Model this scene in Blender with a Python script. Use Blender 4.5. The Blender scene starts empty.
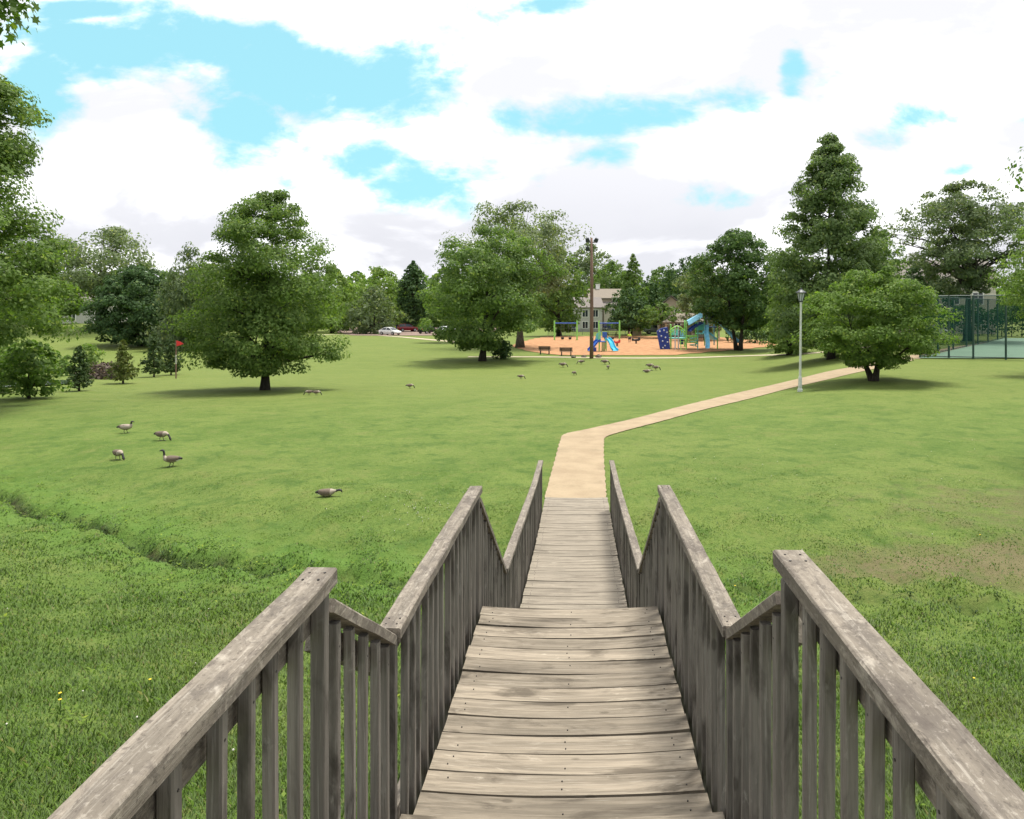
import bpy, bmesh, math, random
import numpy as np
from mathutils import Vector, Matrix

R = math.radians
S = bpy.context.scene
COL = S.collection
# ------------------------------------------------------------------ camera, sky, sun, exposure
EYE, CX, F, VX, HY = 3.8, 0.07, 730.0, 580.0, 308.0
cam = bpy.data.cameras.new('camera')
cam.sensor_width = 36.0
cam.lens = F / 1024 * 36
cam.shift_x = -(VX - 512) / 1024
cam.shift_y = -(409.5 - HY) / 1024
cam.clip_start = 0.05
cam.clip_end = 6000
cam_o = bpy.data.objects.new('camera', cam)
cam_o.location = (CX, 0, EYE)
cam_o.rotation_euler = (R(90), 0, 0)
COL.objects.link(cam_o)
S.camera = cam_o

SUN_EL, SUN_AZ = R(71), R(34)          # azimuth from the bridge direction (+y) towards +x
SKY_STRENGTH = 0.1
CLOUD_WHITE = 9.8
CLOUD_GREY = 5.1
S.view_settings.view_transform = 'Standard'
S.view_settings.look = 'None'
S.view_settings.exposure = 0.74
S.view_settings.gamma = 1
S.view_settings.use_curve_mapping = False
S.cycles.use_denoising = True
S.cycles.denoiser = 'OPENIMAGEDENOISE'
S.cycles.max_bounces = 6
S.cycles.diffuse_bounces = 3
S.cycles.transmission_bounces = 4
S.cycles.transparent_max_bounces = 8
S.cycles.use_adaptive_sampling = True
S.cycles.adaptive_threshold = 0.02

sun = bpy.data.lights.new('sun', 'SUN')
sun.energy = 3.8
sun.angle = R(16)
sun.color = (1.0, 0.955, 0.87)
sun_o = bpy.data.objects.new('sun', sun)
sd = Vector((math.cos(SUN_EL) * math.sin(SUN_AZ), math.cos(SUN_EL) * math.cos(SUN_AZ), math.sin(SUN_EL)))
sun_o.rotation_euler = sd.to_track_quat('Z', 'Y').to_euler()
sun_o.location = sd * 200
COL.objects.link(sun_o)

W = bpy.data.worlds.new('World')
S.world = W
W.use_nodes = True


class NT:
    """small helper for building node trees"""
    def __init__(self, tree):
        self.t = tree
        tree.nodes.clear()

    def n(self, kind, **kw):
        nd = self.t.nodes.new(kind)
        for k, v in kw.items():
            setattr(nd, k, v)
        return nd

    def put(self, sock, v):
        if isinstance(v, bpy.types.NodeSocket):
            self.t.links.new(v, sock)
        elif v is not None:
            if hasattr(sock.default_value, '__len__') and not hasattr(v, '__len__'):
                v = [v] * len(sock.default_value)
            if hasattr(v, '__len__') and len(sock.default_value) == 4 and len(v) == 3:
                v = tuple(v) + (1.0,)
            sock.default_value = v

    def math(self, op, a, b=None, c=None, clamp=False):
        nd = self.n('ShaderNodeMath', operation=op, use_clamp=clamp)
        for i, v in enumerate((a, b, c)):
            if v is not None:
                self.put(nd.inputs[i], v)
        return nd.outputs[0]

    def vmath(self, op, a, b=None, out=0):
        nd = self.n('ShaderNodeVectorMath', operation=op)
        self.put(nd.inputs[0], a)
        if b is not None:
            self.put(nd.inputs[1], b)
        return nd.outputs[out]

    def noise(self, vec, scale, detail=4, rough=0.55, dist=0.0, out=0):
        nd = self.n('ShaderNodeTexNoise')
        self.put(nd.inputs['Vector'], vec)
        nd.inputs['Scale'].default_value = scale
        nd.inputs['Detail'].default_value = detail
        nd.inputs['Roughness'].default_value = rough
        nd.inputs['Distortion'].default_value = dist
        return nd.outputs[out]

    def smooth(self, v, a, b, lo=0.0, hi=1.0):
        nd = self.n('ShaderNodeMapRange', interpolation_type='SMOOTHSTEP')
        self.put(nd.inputs[0], v)
        for i, q in enumerate((a, b, lo, hi)):
            nd.inputs[i + 1].default_value = q
        return nd.outputs[0]

    def mix(self, f, a, b, mode='MIX'):
        nd = self.n('ShaderNodeMix', data_type='RGBA', blend_type=mode)
        self.put(nd.inputs[0], f)
        self.put(nd.inputs[6], a)
        self.put(nd.inputs[7], b)
        return nd.outputs[2]

    def mapping(self, vec, scale=(1, 1, 1), loc=(0, 0, 0), rot=(0, 0, 0)):
        nd = self.n('ShaderNodeMapping')
        self.put(nd.inputs[0], vec)
        nd.inputs[1].default_value = loc
        nd.inputs[2].default_value = rot
        nd.inputs[3].default_value = scale
        return nd.outputs[0]


def build_world():
    w = NT(W.node_tree)
    tc = w.n('ShaderNodeTexCoord').outputs['Generated']
    sky = w.n('ShaderNodeTexSky', sky_type='NISHITA', sun_disc=False)
    sky.sun_elevation = SUN_EL
    sky.sun_rotation = SUN_AZ
    sky.altitude = 200
    sep = w.n('ShaderNodeSeparateXYZ')
    w.put(sep.inputs[0], tc)
    dx, dy, dz = sep.outputs
    # height on the sky and bearing, both as gnomonic coordinates ahead of the bridge
    ady = w.math('MAXIMUM', w.math('ABSOLUTE', dy), 0.15)
    u = w.math('DIVIDE', dx, ady)
    v = w.math('DIVIDE', dz, ady)
    comb = w.n('ShaderNodeCombineXYZ')
    w.put(comb.inputs[0], u)
    w.put(comb.inputs[1], v)
    w.put(comb.inputs[2], w.math('MULTIPLY', dy, 0.7))
    q = comb.outputs[0]
    st = w.mapping(q, scale=(1.0, 1.75, 1.0))
    fb = w.noise(st, 4.2, 9, 0.56, 0.25)
    fb2 = w.noise(st, 11.0, 7, 0.6, 0.2)
    # the openings in the cloud: centre bearing, height, half widths
    gaps = [(140, 46, 125, 36), (45, 95, 40, 55), (330, 80, 130, 56), (250, 120, 40, 34), (415, 185, 72, 32), (365, 165, 40, 26),
            (625, 112, 130, 30), (510, 118, 30, 24), (612, 156, 40, 18), (738, 196, 64, 22), (792, 66, 14, 30),
            (940, 125, 80, 36), (955, 168, 28, 9), (1010, 120, 40, 14), (570, 4, 45, 16), (798, 178, 18, 8), (90, 10, 60, 12)]
    best = None
    for (px, py, sx, sy) in gaps:
        c = ((px - VX) / F, (HY - py) / F)
        a = w.math('DIVIDE', w.math('SUBTRACT', u, c[0]), sx / F)
        b = w.math('DIVIDE', w.math('SUBTRACT', v, c[1]), sy / F)
        d2 = w.math('ADD', w.math('MULTIPLY', a, a), w.math('MULTIPLY', b, b))
        g = w.math('POWER', 2.718, w.math('MULTIPLY', d2, -0.75))
        g = w.math('MULTIPLY', g, 1.12 if px < 480 else 0.80)
        best = g if best is None else w.math('MAXIMUM', best, g)
    front = w.math('GREATER_THAN', dy, 0.0)
    rear = w.math('MULTIPLY', w.math('SUBTRACT', 1.0, front), w.smooth(w.noise(st, 1.5, 3), 0.52, 0.65))
    best = w.math('ADD', w.math('MULTIPLY', best, front), rear)
    val = w.math('ADD', best, w.math('MULTIPLY', w.math('SUBTRACT', fb, 0.5), 2.9))
    val = w.math('ADD', val, w.math('MULTIPLY', w.math('SUBTRACT', fb2, 0.5), 1.3))
    blue = w.smooth(val, 0.42, 0.98)
    # grey undersides, softly mottled
    gmask = w.smooth(w.noise(w.mapping(q, scale=(1.0, 2.3, 1.0), loc=(3.1, 0.4, 0)), 3.4, 6, 0.55, 0.3), 0.41, 0.60)
    low = w.smooth(v, 0.0, 0.22, 0.5, 0.0)
    gm = w.math('ADD', w.math('MULTIPLY', gmask, 0.85), w.math('MULTIPLY', low, fb), clamp=True)
    cloud = w.mix(gm, (CLOUD_WHITE, CLOUD_WHITE, CLOUD_WHITE * 1.01), (CLOUD_GREY * 0.99, CLOUD_GREY, CLOUD_GREY * 1.07))
    clear = w.mix(1.0, sky.outputs[0], (0.88, 1.65, 1.12), 'MULTIPLY')
    clear = w.mix(0.85, clear, (2.5, 4.95, 5.9))
    col = w.mix(blue, cloud, clear)
    bg = w.n('ShaderNodeBackground')
    w.put(bg.inputs[0], col)
    bg.inputs[1].default_value = SKY_STRENGTH
    out = w.n('ShaderNodeOutputWorld')
    w.t.links.new(bg.outputs[0], out.inputs[0])
    W.cycles.sampling_method = 'MANUAL'
    W.cycles.sample_map_resolution = 1024


build_world()

# ------------------------------------------------------------------ terrain and picture rays
def sst(t):
    t = np.clip(t, 0, 1)
    return t * t * (3 - 2 * t)


CRX = np.array([-90, -60, -30, -18, -13, -10.3, -7.4, -4.6, 0, 3.7, 5.8, 12, 30, 60, 90.])
CRY = np.array([52, 42, 27, 19, 16.2, 14.4, 12.5, 11.2, 10.75, 10.6, 9.8, 7.6, 4, -2, -8.])


def creek(x):
    return (np.interp(x - 1.2, CRX, CRY) + np.interp(x, CRX, CRY) + np.interp(x + 1.2, CRX, CRY)) / 3


def terrain(x, y):
    x = np.asarray(x, float)
    y = np.asarray(y, float)
    wob = 0.35 * np.sin(x * 1.3 + 0.6) + 0.18 * np.sin(x * 3.1 + 1.0)
    d = y - creek(x) - wob * 0.5
    near = -0.26 + 2.25 * sst((-d - 0.55) / 11.0)
    far = -0.26 + 0.26 * sst((d - 0.5) / 3.6)
    z = np.where(d < 0, near, far)
    rough = np.exp(-(d / 1.3) ** 2)
    z = z - 0.22 * np.exp(-(d / 0.20) ** 2) * (1 - 0.7 * sst((x - 1.5) / 1.5)) + rough * (0.05 * np.sin(x * 5.3 + y * 2.1) + 0.04 * np.sin(x * 9.7 - y * 7.3) + 0.03 * np.sin(y * 14 + x * 3))
    fade = sst((18 - y) / 4)
    z = z + fade * (0.03 * np.sin(x * 1.9 + 0.4) * np.sin(y * 1.6) + 0.018 * np.sin(x * 4.1 + y * 3.3))
    z = z + 0.05 * np.sin(x / 6.1) * np.sin(y / 7.3 + 1) * sst((y - 18) / 8)
    u = x / np.maximum(y, 1.0)
    z = z - 1.5 * sst((y - 16) / 50) * sst((0.42 - u) / 0.2)
    z = z + 2.7 * np.exp(-((x + 84) / 30) ** 2 - ((y - 122) / 22) ** 2)
    ed = np.sqrt(((x + 39.5) / 9.2) ** 2 + ((y - 43.6) / 4.2) ** 2)
    wp = sst((1.7 - ed) / 0.7)
    z = z * (1 - wp) + (-0.80) * wp
    return z


def tz(x, y):
    return float(terrain(x, y))


def G(px, py, lift=0.0):
    """the point of the ground that this line of sight meets"""
    a, b = (px - VX) / F, (py - HY) / F
    D = np.exp(np.linspace(math.log(2.0), math.log(600), 1500))
    f = EYE - D * b - terrain(CX + a * D, D)
    k = np.argmax(f < 0)
    lo, hi = (D[k - 1], D[k]) if k > 0 else (500, 500)
    for _ in range(30):
        m = (lo + hi) / 2
        if EYE - m * b - tz(CX + a * m, m) < 0:
            hi = m
        else:
            lo = m
    return Vector((CX + a * hi, hi, tz(CX + a * hi, hi) + lift))


def P(px, py, D):
    return Vector((CX + (px - VX) / F * D, D, EYE - (py - HY) / F * D))


# ------------------------------------------------------------------ object helpers
def tag(o, label=None, cat=None, group=None, kind=None):
    if label:
        o['label'] = label
    if cat:
        o['category'] = cat
    if group:
        o['group'] = group
    if kind:
        o['kind'] = kind
    return o


def thing(name, label, cat, loc=(0, 0, 0), rz=0.0, group=None):
    o = bpy.data.objects.new(name, None)
    o.empty_display_size = 0.3
    o.location = loc
    o.rotation_euler = (0, 0, rz)
    COL.objects.link(o)
    return tag(o, label, cat, group)


def copy_tree(o, parent=None):
    c = o.copy()
    COL.objects.link(c)
    if parent:
        c.parent = parent
    for ch in list(o.children):
        copy_tree(ch, c)
    return c


class MB:
    """collects shapes, then links them as one mesh object"""
    def __init__(self):
        self.v, self.f, self.m = [], [], []

    def add(self, vs, fs, mi=0):
        b = len(self.v)
        self.v += [tuple(p) for p in vs]
        self.f += [tuple(b + i for i in f) for f in fs]
        self.m += [mi] * len(fs)

    def box(self, c, s, rot=None, mi=0, taper=1.0):
        hx, hy, hz = s[0] / 2, s[1] / 2, s[2] / 2
        vs = [Vector((x * hx * (taper if z > 0 else 1), y * hy * (taper if z > 0 else 1), z * hz)) for z in (-1, 1) for y in (-1, 1) for x in (-1, 1)]
        if rot is not None:
            vs = [rot @ p for p in vs]
        c = Vector(c)
        self.add([c + p for p in vs], [(0, 2, 3, 1), (4, 5, 7, 6), (0, 1, 5, 4), (2, 6, 7, 3), (0, 4, 6, 2), (1, 3, 7, 5)], mi)
        return self

    def beam(self, a, b, w, h, mi=0, up=Vector((0, 0, 1))):
        """a bar from a to b, w across, h tall"""
        a, b = Vector(a), Vector(b)
        d = (b - a).normalized()
        s = d.cross(up)
        if s.length < 1e-4:
            s = Vector((1, 0, 0))
        s.normalize()
        t = s.cross(d)
        vs = []
        for p in (a, b):
            for (i, j) in ((-1, -1), (1, -1), (1, 1), (-1, 1)):
                vs.append(p + s * (i * w / 2) + t * (j * h / 2))
        self.add(vs, [(0, 1, 2, 3), (7, 6, 5, 4), (0, 4, 5, 1), (1, 5, 6, 2), (2, 6, 7, 3), (3, 7, 4, 0)], mi)
        return self

    def tube(self, pts, rad, n=8, mi=0, squash=None, cap=True):
        pts = [Vector(p) for p in pts]
        if not hasattr(rad, '__len__'):
            rad = [rad] * len(pts)
        ref = Vector((0.31, 0.17, 0.93)).normalized()
        vs, fs = [], []
        prev = None
        for i, p in enumerate(pts):
            d = (pts[min(i + 1, len(pts) - 1)] - pts[max(i - 1, 0)])
            d = d.normalized() if d.length > 1e-9 else Vector((0, 0, 1))
            if prev is None:
                s = d.cross(ref)
                if s.length < 0.1:
                    s = d.cross(Vector((1, 0, 0)))
            else:
                s = prev - d * prev.dot(d)
            s.normalize()
            prev = s
            t = d.cross(s)
            for k in range(n):
                a = 2 * math.pi * k / n
                vs.append(p + (s * math.cos(a) + t * math.sin(a)) * rad[i])
        m = len(pts)
        for i in range(m - 1):
            for k in range(n):
                fs.append((i * n + k, i * n + (k + 1) % n, (i + 1) * n + (k + 1) % n, (i + 1) * n + k))
        if cap:
            fs.append(tuple(reversed(range(n))))
            fs.append(tuple((m - 1) * n + k for k in range(n)))
        self.add(vs, fs, mi)
        return self

    def lathe(self, c, prof, n=14, mi=0):
        """prof: (radius, z) pairs"""
        c = Vector(c)
        vs, fs = [], []
        for (r, z) in prof:
            for k in range(n):
                a = 2 * math.pi * k / n
                vs.append(c + Vector((r * math.cos(a), r * math.sin(a), z)))
        for i in range(len(prof) - 1):
            for k in range(n):
                fs.append((i * n + k, i * n + (k + 1) % n, (i + 1) * n + (k + 1) % n, (i + 1) * n + k))
        fs.append(tuple(reversed(range(n))))
        fs.append(tuple((len(prof) - 1) * n + k for k in range(n)))
        self.add(vs, fs, mi)
        return self

    def prism(self, poly, a, b, mi=0):
        """poly: points of the outline; a, b: the two offsets"""
        n = len(poly)
        vs = [Vector(p) + Vector(a) for p in poly] + [Vector(p) + Vector(b) for p in poly]
        fs = [tuple(range(n)), tuple(reversed(range(n, 2 * n)))]
        for k in range(n):
            fs.append((k, n + k, n + (k + 1) % n, (k + 1) % n))
        self.add(vs, fs, mi)
        return self

    def build(self, name, mats, parent=None, smooth=False, bevel=0.0, origin=None):
        me = bpy.data.meshes.new(name)
        me.from_pydata([tuple(p) for p in self.v], [], self.f)
        if not isinstance(mats, (list, tuple)):
            mats = [mats]
        for m in mats:
            me.materials.append(m)
        me.polygons.foreach_set('material_index', self.m)
        bm = bmesh.new()
        bm.from_mesh(me)
        bmesh.ops.recalc_face_normals(bm, faces=bm.faces)
        bm.to_mesh(me)
        bm.free()
        if smooth:
            me.polygons.foreach_set('use_smooth', [True] * len(me.polygons))
        o = bpy.data.objects.new(name, me)
        COL.objects.link(o)
        if origin is not None:
            me.transform(Matrix.Translation(-Vector(origin)))
            o.location = origin
        if parent:
            o.parent = parent
        if bevel:
            b = o.modifiers.new('bevel', 'BEVEL')
            b.width = bevel
            b.segments = 2
            b.limit_method = 'ANGLE'
        me.update()
        return o


def fast_mesh(name, verts, faces, mats, parent=None, smooth=False, mi=None):
    """verts (N,3), faces (M,k) arrays"""
    me = bpy.data.meshes.new(name)
    M, k = faces.shape
    me.vertices.add(len(verts))
    me.vertices.foreach_set('co', np.ascontiguousarray(verts, dtype=np.float32).ravel())
    me.loops.add(M * k)
    me.loops.foreach_set('vertex_index', np.ascontiguousarray(faces, dtype=np.int32).ravel())
    me.polygons.add(M)
    me.polygons.foreach_set('loop_start', np.arange(0, M * k, k, dtype=np.int32))
    if smooth:
        me.polygons.foreach_set('use_smooth', np.ones(M, dtype=bool))
    if not isinstance(mats, (list, tuple)):
        mats = [mats]
    for m in mats:
        me.materials.append(m)
    if mi is not None:
        me.polygons.foreach_set('material_index', mi.astype(np.int32))
    me.update(calc_edges=True)
    o = bpy.data.objects.new(name, me)
    COL.objects.link(o)
    if parent:
        o.parent = parent
    return o


# ------------------------------------------------------------------ materials
def material(name):
    m = bpy.data.materials.new(name)
    m.use_nodes = True
    return m, NT(m.node_tree)


def finish(w, base, rough=0.6, normal=None, metallic=0.0, spec=0.5, transl=None, tfac=0.3):
    b = w.n('ShaderNodeBsdfPrincipled')
    w.put(b.inputs['Base Color'], base)
    w.put(b.inputs['Roughness'], rough)
    b.inputs['Metallic'].default_value = metallic
    b.inputs['Specular IOR Level'].default_value = spec
    if normal is not None:
        w.put(b.inputs['Normal'], normal)
    out = w.n('ShaderNodeOutputMaterial')
    sh = b.outputs[0]
    if transl is not None:
        t = w.n('ShaderNodeBsdfTranslucent')
        w.put(t.inputs[0], transl)
        mx = w.n('ShaderNodeMixShader')
        mx.inputs[0].default_value = tfac
        w.t.links.new(sh, mx.inputs[1])
        w.t.links.new(t.outputs[0], mx.inputs[2])
        sh = mx.outputs[0]
    w.t.links.new(sh, out.inputs[0])
    return b


def bump(w, h, strength=0.3, dist=0.02):
    nd = w.n('ShaderNodeBump')
    nd.inputs['Strength'].default_value = strength
    nd.inputs['Distance'].default_value = dist
    w.put(nd.inputs['Height'], h)
    return nd.outputs[0]


def plain(name, col, rough=0.5, metallic=0.0, var=0.12, scale=6.0, spec=0.5):
    m, w = material(name)
    oc = w.n('ShaderNodeTexCoord').outputs['Object']
    n = w.noise(oc, scale, 5, 0.6)
    d = tuple(c * (1 - var) for c in col)
    l = tuple(min(1, c * (1 + var)) for c in col)
    c = w.mix(w.smooth(n, 0.3, 0.7), d, l)
    finish(w, c, rough, bump(w, n, 0.08), metallic, spec)
    return m


def wood(name, axis, base=(0.21, 0.175, 0.135), dark=(0.055, 0.045, 0.036), pale=(0.33, 0.285, 0.225), stain=0.5, isl=0.35, lichen=False):
    """weathered grey timber, grain along the given axis"""
    m, w = material(name)
    oc = w.n('ShaderNodeTexCoord').outputs['Object']
    rnd = w.n('ShaderNodeNewGeometry').outputs['Random Per Island']
    off = w.n('ShaderNodeCombineXYZ')
    for i in range(3):
        w.put(off.inputs[i], w.math('MULTIPLY', rnd, 7.0 + 13 * i))
    v = w.vmath('ADD', oc, off.outputs[0])
    sc = [38, 38, 38]
    sc[axis] = 1.6
    grain = w.noise(w.mapping(v, scale=tuple(sc)), 1.0, 7, 0.65, 0.6)
    sc2 = [95, 95, 95]
    sc2[axis] = 2.6
    fine = w.noise(w.mapping(v, scale=tuple(sc2)), 1.0, 5, 0.7, 0.3)
    st = [5.5, 5.5, 5.5]
    st[axis] = 2.0
    blot = w.noise(w.mapping(v, scale=tuple(st)), 1.0, 6, 0.62, 0.5)
    blot2 = w.noise(w.mapping(v, scale=tuple(x * 2.3 for x in st)), 1.0, 6, 0.65, 0.9)
    c = w.mix(w.smooth(grain, 0.36, 0.66), tuple(b * 0.62 for b in base), base)
    c = w.mix(w.math('MULTIPLY', w.smooth(fine, 0.52, 0.75), 0.55), c, pale)
    crack = w.smooth(fine, 0.40, 0.30)
    c = w.mix(w.math('MULTIPLY', crack, 0.75), c, dark)
    c = w.mix(w.math('MULTIPLY', w.smooth(blot, 0.50, 0.66), stain), c, dark)
    c = w.mix(w.math('MULTIPLY', w.smooth(blot2, 0.60, 0.72), 0.5), c, pale)
    if lichen:
        l1 = w.noise(w.mapping(v, scale=(16, 9, 16)), 1.0, 8, 0.7, 0.8)
        l2 = w.noise(w.mapping(v, scale=(9, 5, 9), loc=(4, 2, 1)), 1.0, 8, 0.72, 1.0)
        l3 = w.noise(w.mapping(v, scale=(70, 42, 70)), 1.0, 6, 0.75, 0.4)
        c = w.mix(w.math('MULTIPLY', w.smooth(l1, 0.49, 0.60), 0.8), c, (0.105, 0.09, 0.075))
        c = w.mix(w.math('MULTIPLY', w.smooth(l2, 0.55, 0.66), 0.45), c, (0.40, 0.36, 0.30))
        c = w.mix(w.math('MULTIPLY', w.smooth(l3, 0.54, 0.64), 0.7), c, (0.07, 0.058, 0.048))
        c = w.mix(w.math('MULTIPLY', w.smooth(l3, 0.45, 0.34), 0.42), c, (0.36, 0.325, 0.275))
    # knots
    vo = w.n('ShaderNodeTexVoronoi')
    ks = [7.0, 7.0, 7.0]
    ks[axis] = 3.2
    w.put(vo.inputs['Vector'], w.mapping(v, scale=tuple(ks)))
    vo.inputs['Scale'].default_value = 1.0
    c = w.mix(w.math('MULTIPLY', w.smooth(vo.outputs['Distance'], 0.11, 0.05), 0.6), c, dark)
    br = w.math('ADD', 1.0 - isl, w.math('MULTIPLY', rnd, isl * 2))
    c = w.mix(1.0, c, w.vmath('SCALE', (1, 1, 1), None) if False else c, 'MIX')
    hsv = w.n('ShaderNodeHueSaturation')
    w.put(hsv.inputs['Color'], c)
    w.put(hsv.inputs['Value'], br)
    h = w.math('ADD', w.math('MULTIPLY', grain, 0.6), w.math('MULTIPLY', fine, 0.5))
    finish(w, hsv.outputs[0], 0.85, bump(w, h, 0.55, 0.006), spec=0.25)
    return m


def leafmat(name, a, b, tr=0.40, hue=0.0):
    m, w = material(name)
    g = w.n('ShaderNodeNewGeometry')
    rnd = g.outputs['Random Per Island']
    oc = w.n('ShaderNodeTexCoord').outputs['Object']
    n = w.noise(oc, 0.7, 3, 0.6)
    f = w.math('ADD', w.math('MULTIPLY', rnd, 0.62), w.math('MULTIPLY', w.smooth(n, 0.3, 0.7), 0.38))
    c = w.mix(f, a, b)
    yel = tuple(min(1, x * y) for x, y in zip(b, (1.5, 1.25, 0.75)))
    c = w.mix(w.math('MULTIPLY', w.math('GREATER_THAN', rnd, 0.93), 0.6), c, yel)
    t = w.mix(1.0, c, (1.25, 1.45, 0.6), 'MULTIPLY')
    finish(w, c, 0.6, spec=0.14, transl=t, tfac=tr)
    return m


def barkmat(name, a, b):
    m, w = material(name)
    oc = w.n('ShaderNodeTexCoord').outputs['Object']
    n = w.noise(w.mapping(oc, scale=(14, 14, 3)), 1.0, 7, 0.65, 0.4)
    c = w.mix(w.smooth(n, 0.32, 0.68), a, b)
    finish(w, c, 0.9, bump(w, n, 0.8, 0.03), spec=0.2)
    return m


MAT = {}
MAT['deck'] = wood('deck_timber', 0, base=(0.248, 0.21, 0.16), pale=(0.38, 0.34, 0.275), dark=(0.07, 0.057, 0.042), stain=0.85, isl=0.2)
MAT['deck_far'] = wood('pale_deck_timber', 0, base=(0.27, 0.235, 0.185), pale=(0.38, 0.34, 0.275), dark=(0.11, 0.093, 0.073), stain=0.5, isl=0.07)  # paler, more even tone than the other deck timber
MAT['rail'] = wood('rail_timber', 1, base=(0.212, 0.183, 0.147), pale=(0.42, 0.385, 0.33), dark=(0.075, 0.062, 0.052), stain=0.7, isl=0.10, lichen=True)
MAT['post'] = wood('post_timber', 2, base=(0.185, 0.166, 0.142), pale=(0.33, 0.31, 0.275), dark=(0.04, 0.034, 0.028), stain=0.85, isl=0.38)
MAT['nail'] = plain('rusty_nail', (0.03, 0.025, 0.022), 0.7)
MAT['bark'] = barkmat('brown_bark', (0.035, 0.028, 0.022), (0.11, 0.09, 0.07))
MAT['bark_dark'] = barkmat('dark_bark', (0.018, 0.015, 0.012), (0.06, 0.05, 0.042))
MAT['leaf_oak'] = leafmat('oak_leaf', (0.0605, 0.1078, 0.0242), (0.1770, 0.2537, 0.0708))
MAT['leaf_maple'] = leafmat('maple_leaf', (0.0495, 0.0990, 0.0198), (0.1416, 0.2183, 0.0496))
MAT['leaf_bright'] = leafmat('bright_leaf', (0.0858, 0.1485, 0.0198), (0.1947, 0.2773, 0.0472))
MAT['leaf_dark'] = leafmat('dark_leaf', (0.0278, 0.0607, 0.0202), (0.0760, 0.1329, 0.0461), 0.25)
MAT['leaf_silver'] = leafmat('silver_leaf', (0.0935, 0.1232, 0.0660), (0.2124, 0.2596, 0.1416))
MAT['leaf_mid'] = leafmat('mid_leaf', (0.0550, 0.1012, 0.0264), (0.1652, 0.2419, 0.0684))
MAT['leaf_pale'] = leafmat('pale_leaf', (0.0935, 0.1540, 0.0330), (0.2065, 0.2891, 0.0826))
MAT['leaf_grey'] = leafmat('grey_leaf', (0.0665, 0.0968, 0.0484), (0.1752, 0.2207, 0.1103))
MAT['leaf_sage'] = leafmat('sage_leaf', (0.0660, 0.1056, 0.0374), (0.1829, 0.2502, 0.1003))
MAT['leaf_deep'] = leafmat('deep_green_leaf', (0.0396, 0.0792, 0.0251), (0.1133, 0.1841, 0.0595))
MAT['leaf_dog'] = leafmat('dogwood_leaf', (0.0638, 0.1188, 0.0220), (0.1770, 0.2620, 0.0590))
MAT['leaf_ditch'] = leafmat('ditch_leaf', (0.022, 0.046, 0.014), (0.055, 0.098, 0.026))
MAT['needle'] = leafmat('spruce_needle', (0.03, 0.06, 0.02), (0.085, 0.125, 0.045), 0.15)
MAT['needle_gold'] = leafmat('gold_needle', (0.06, 0.09, 0.02), (0.17, 0.19, 0.06), 0.2)
MAT['brush'] = leafmat('brown_brush', (0.07, 0.05, 0.045), (0.15, 0.115, 0.10), 0.15)


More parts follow.
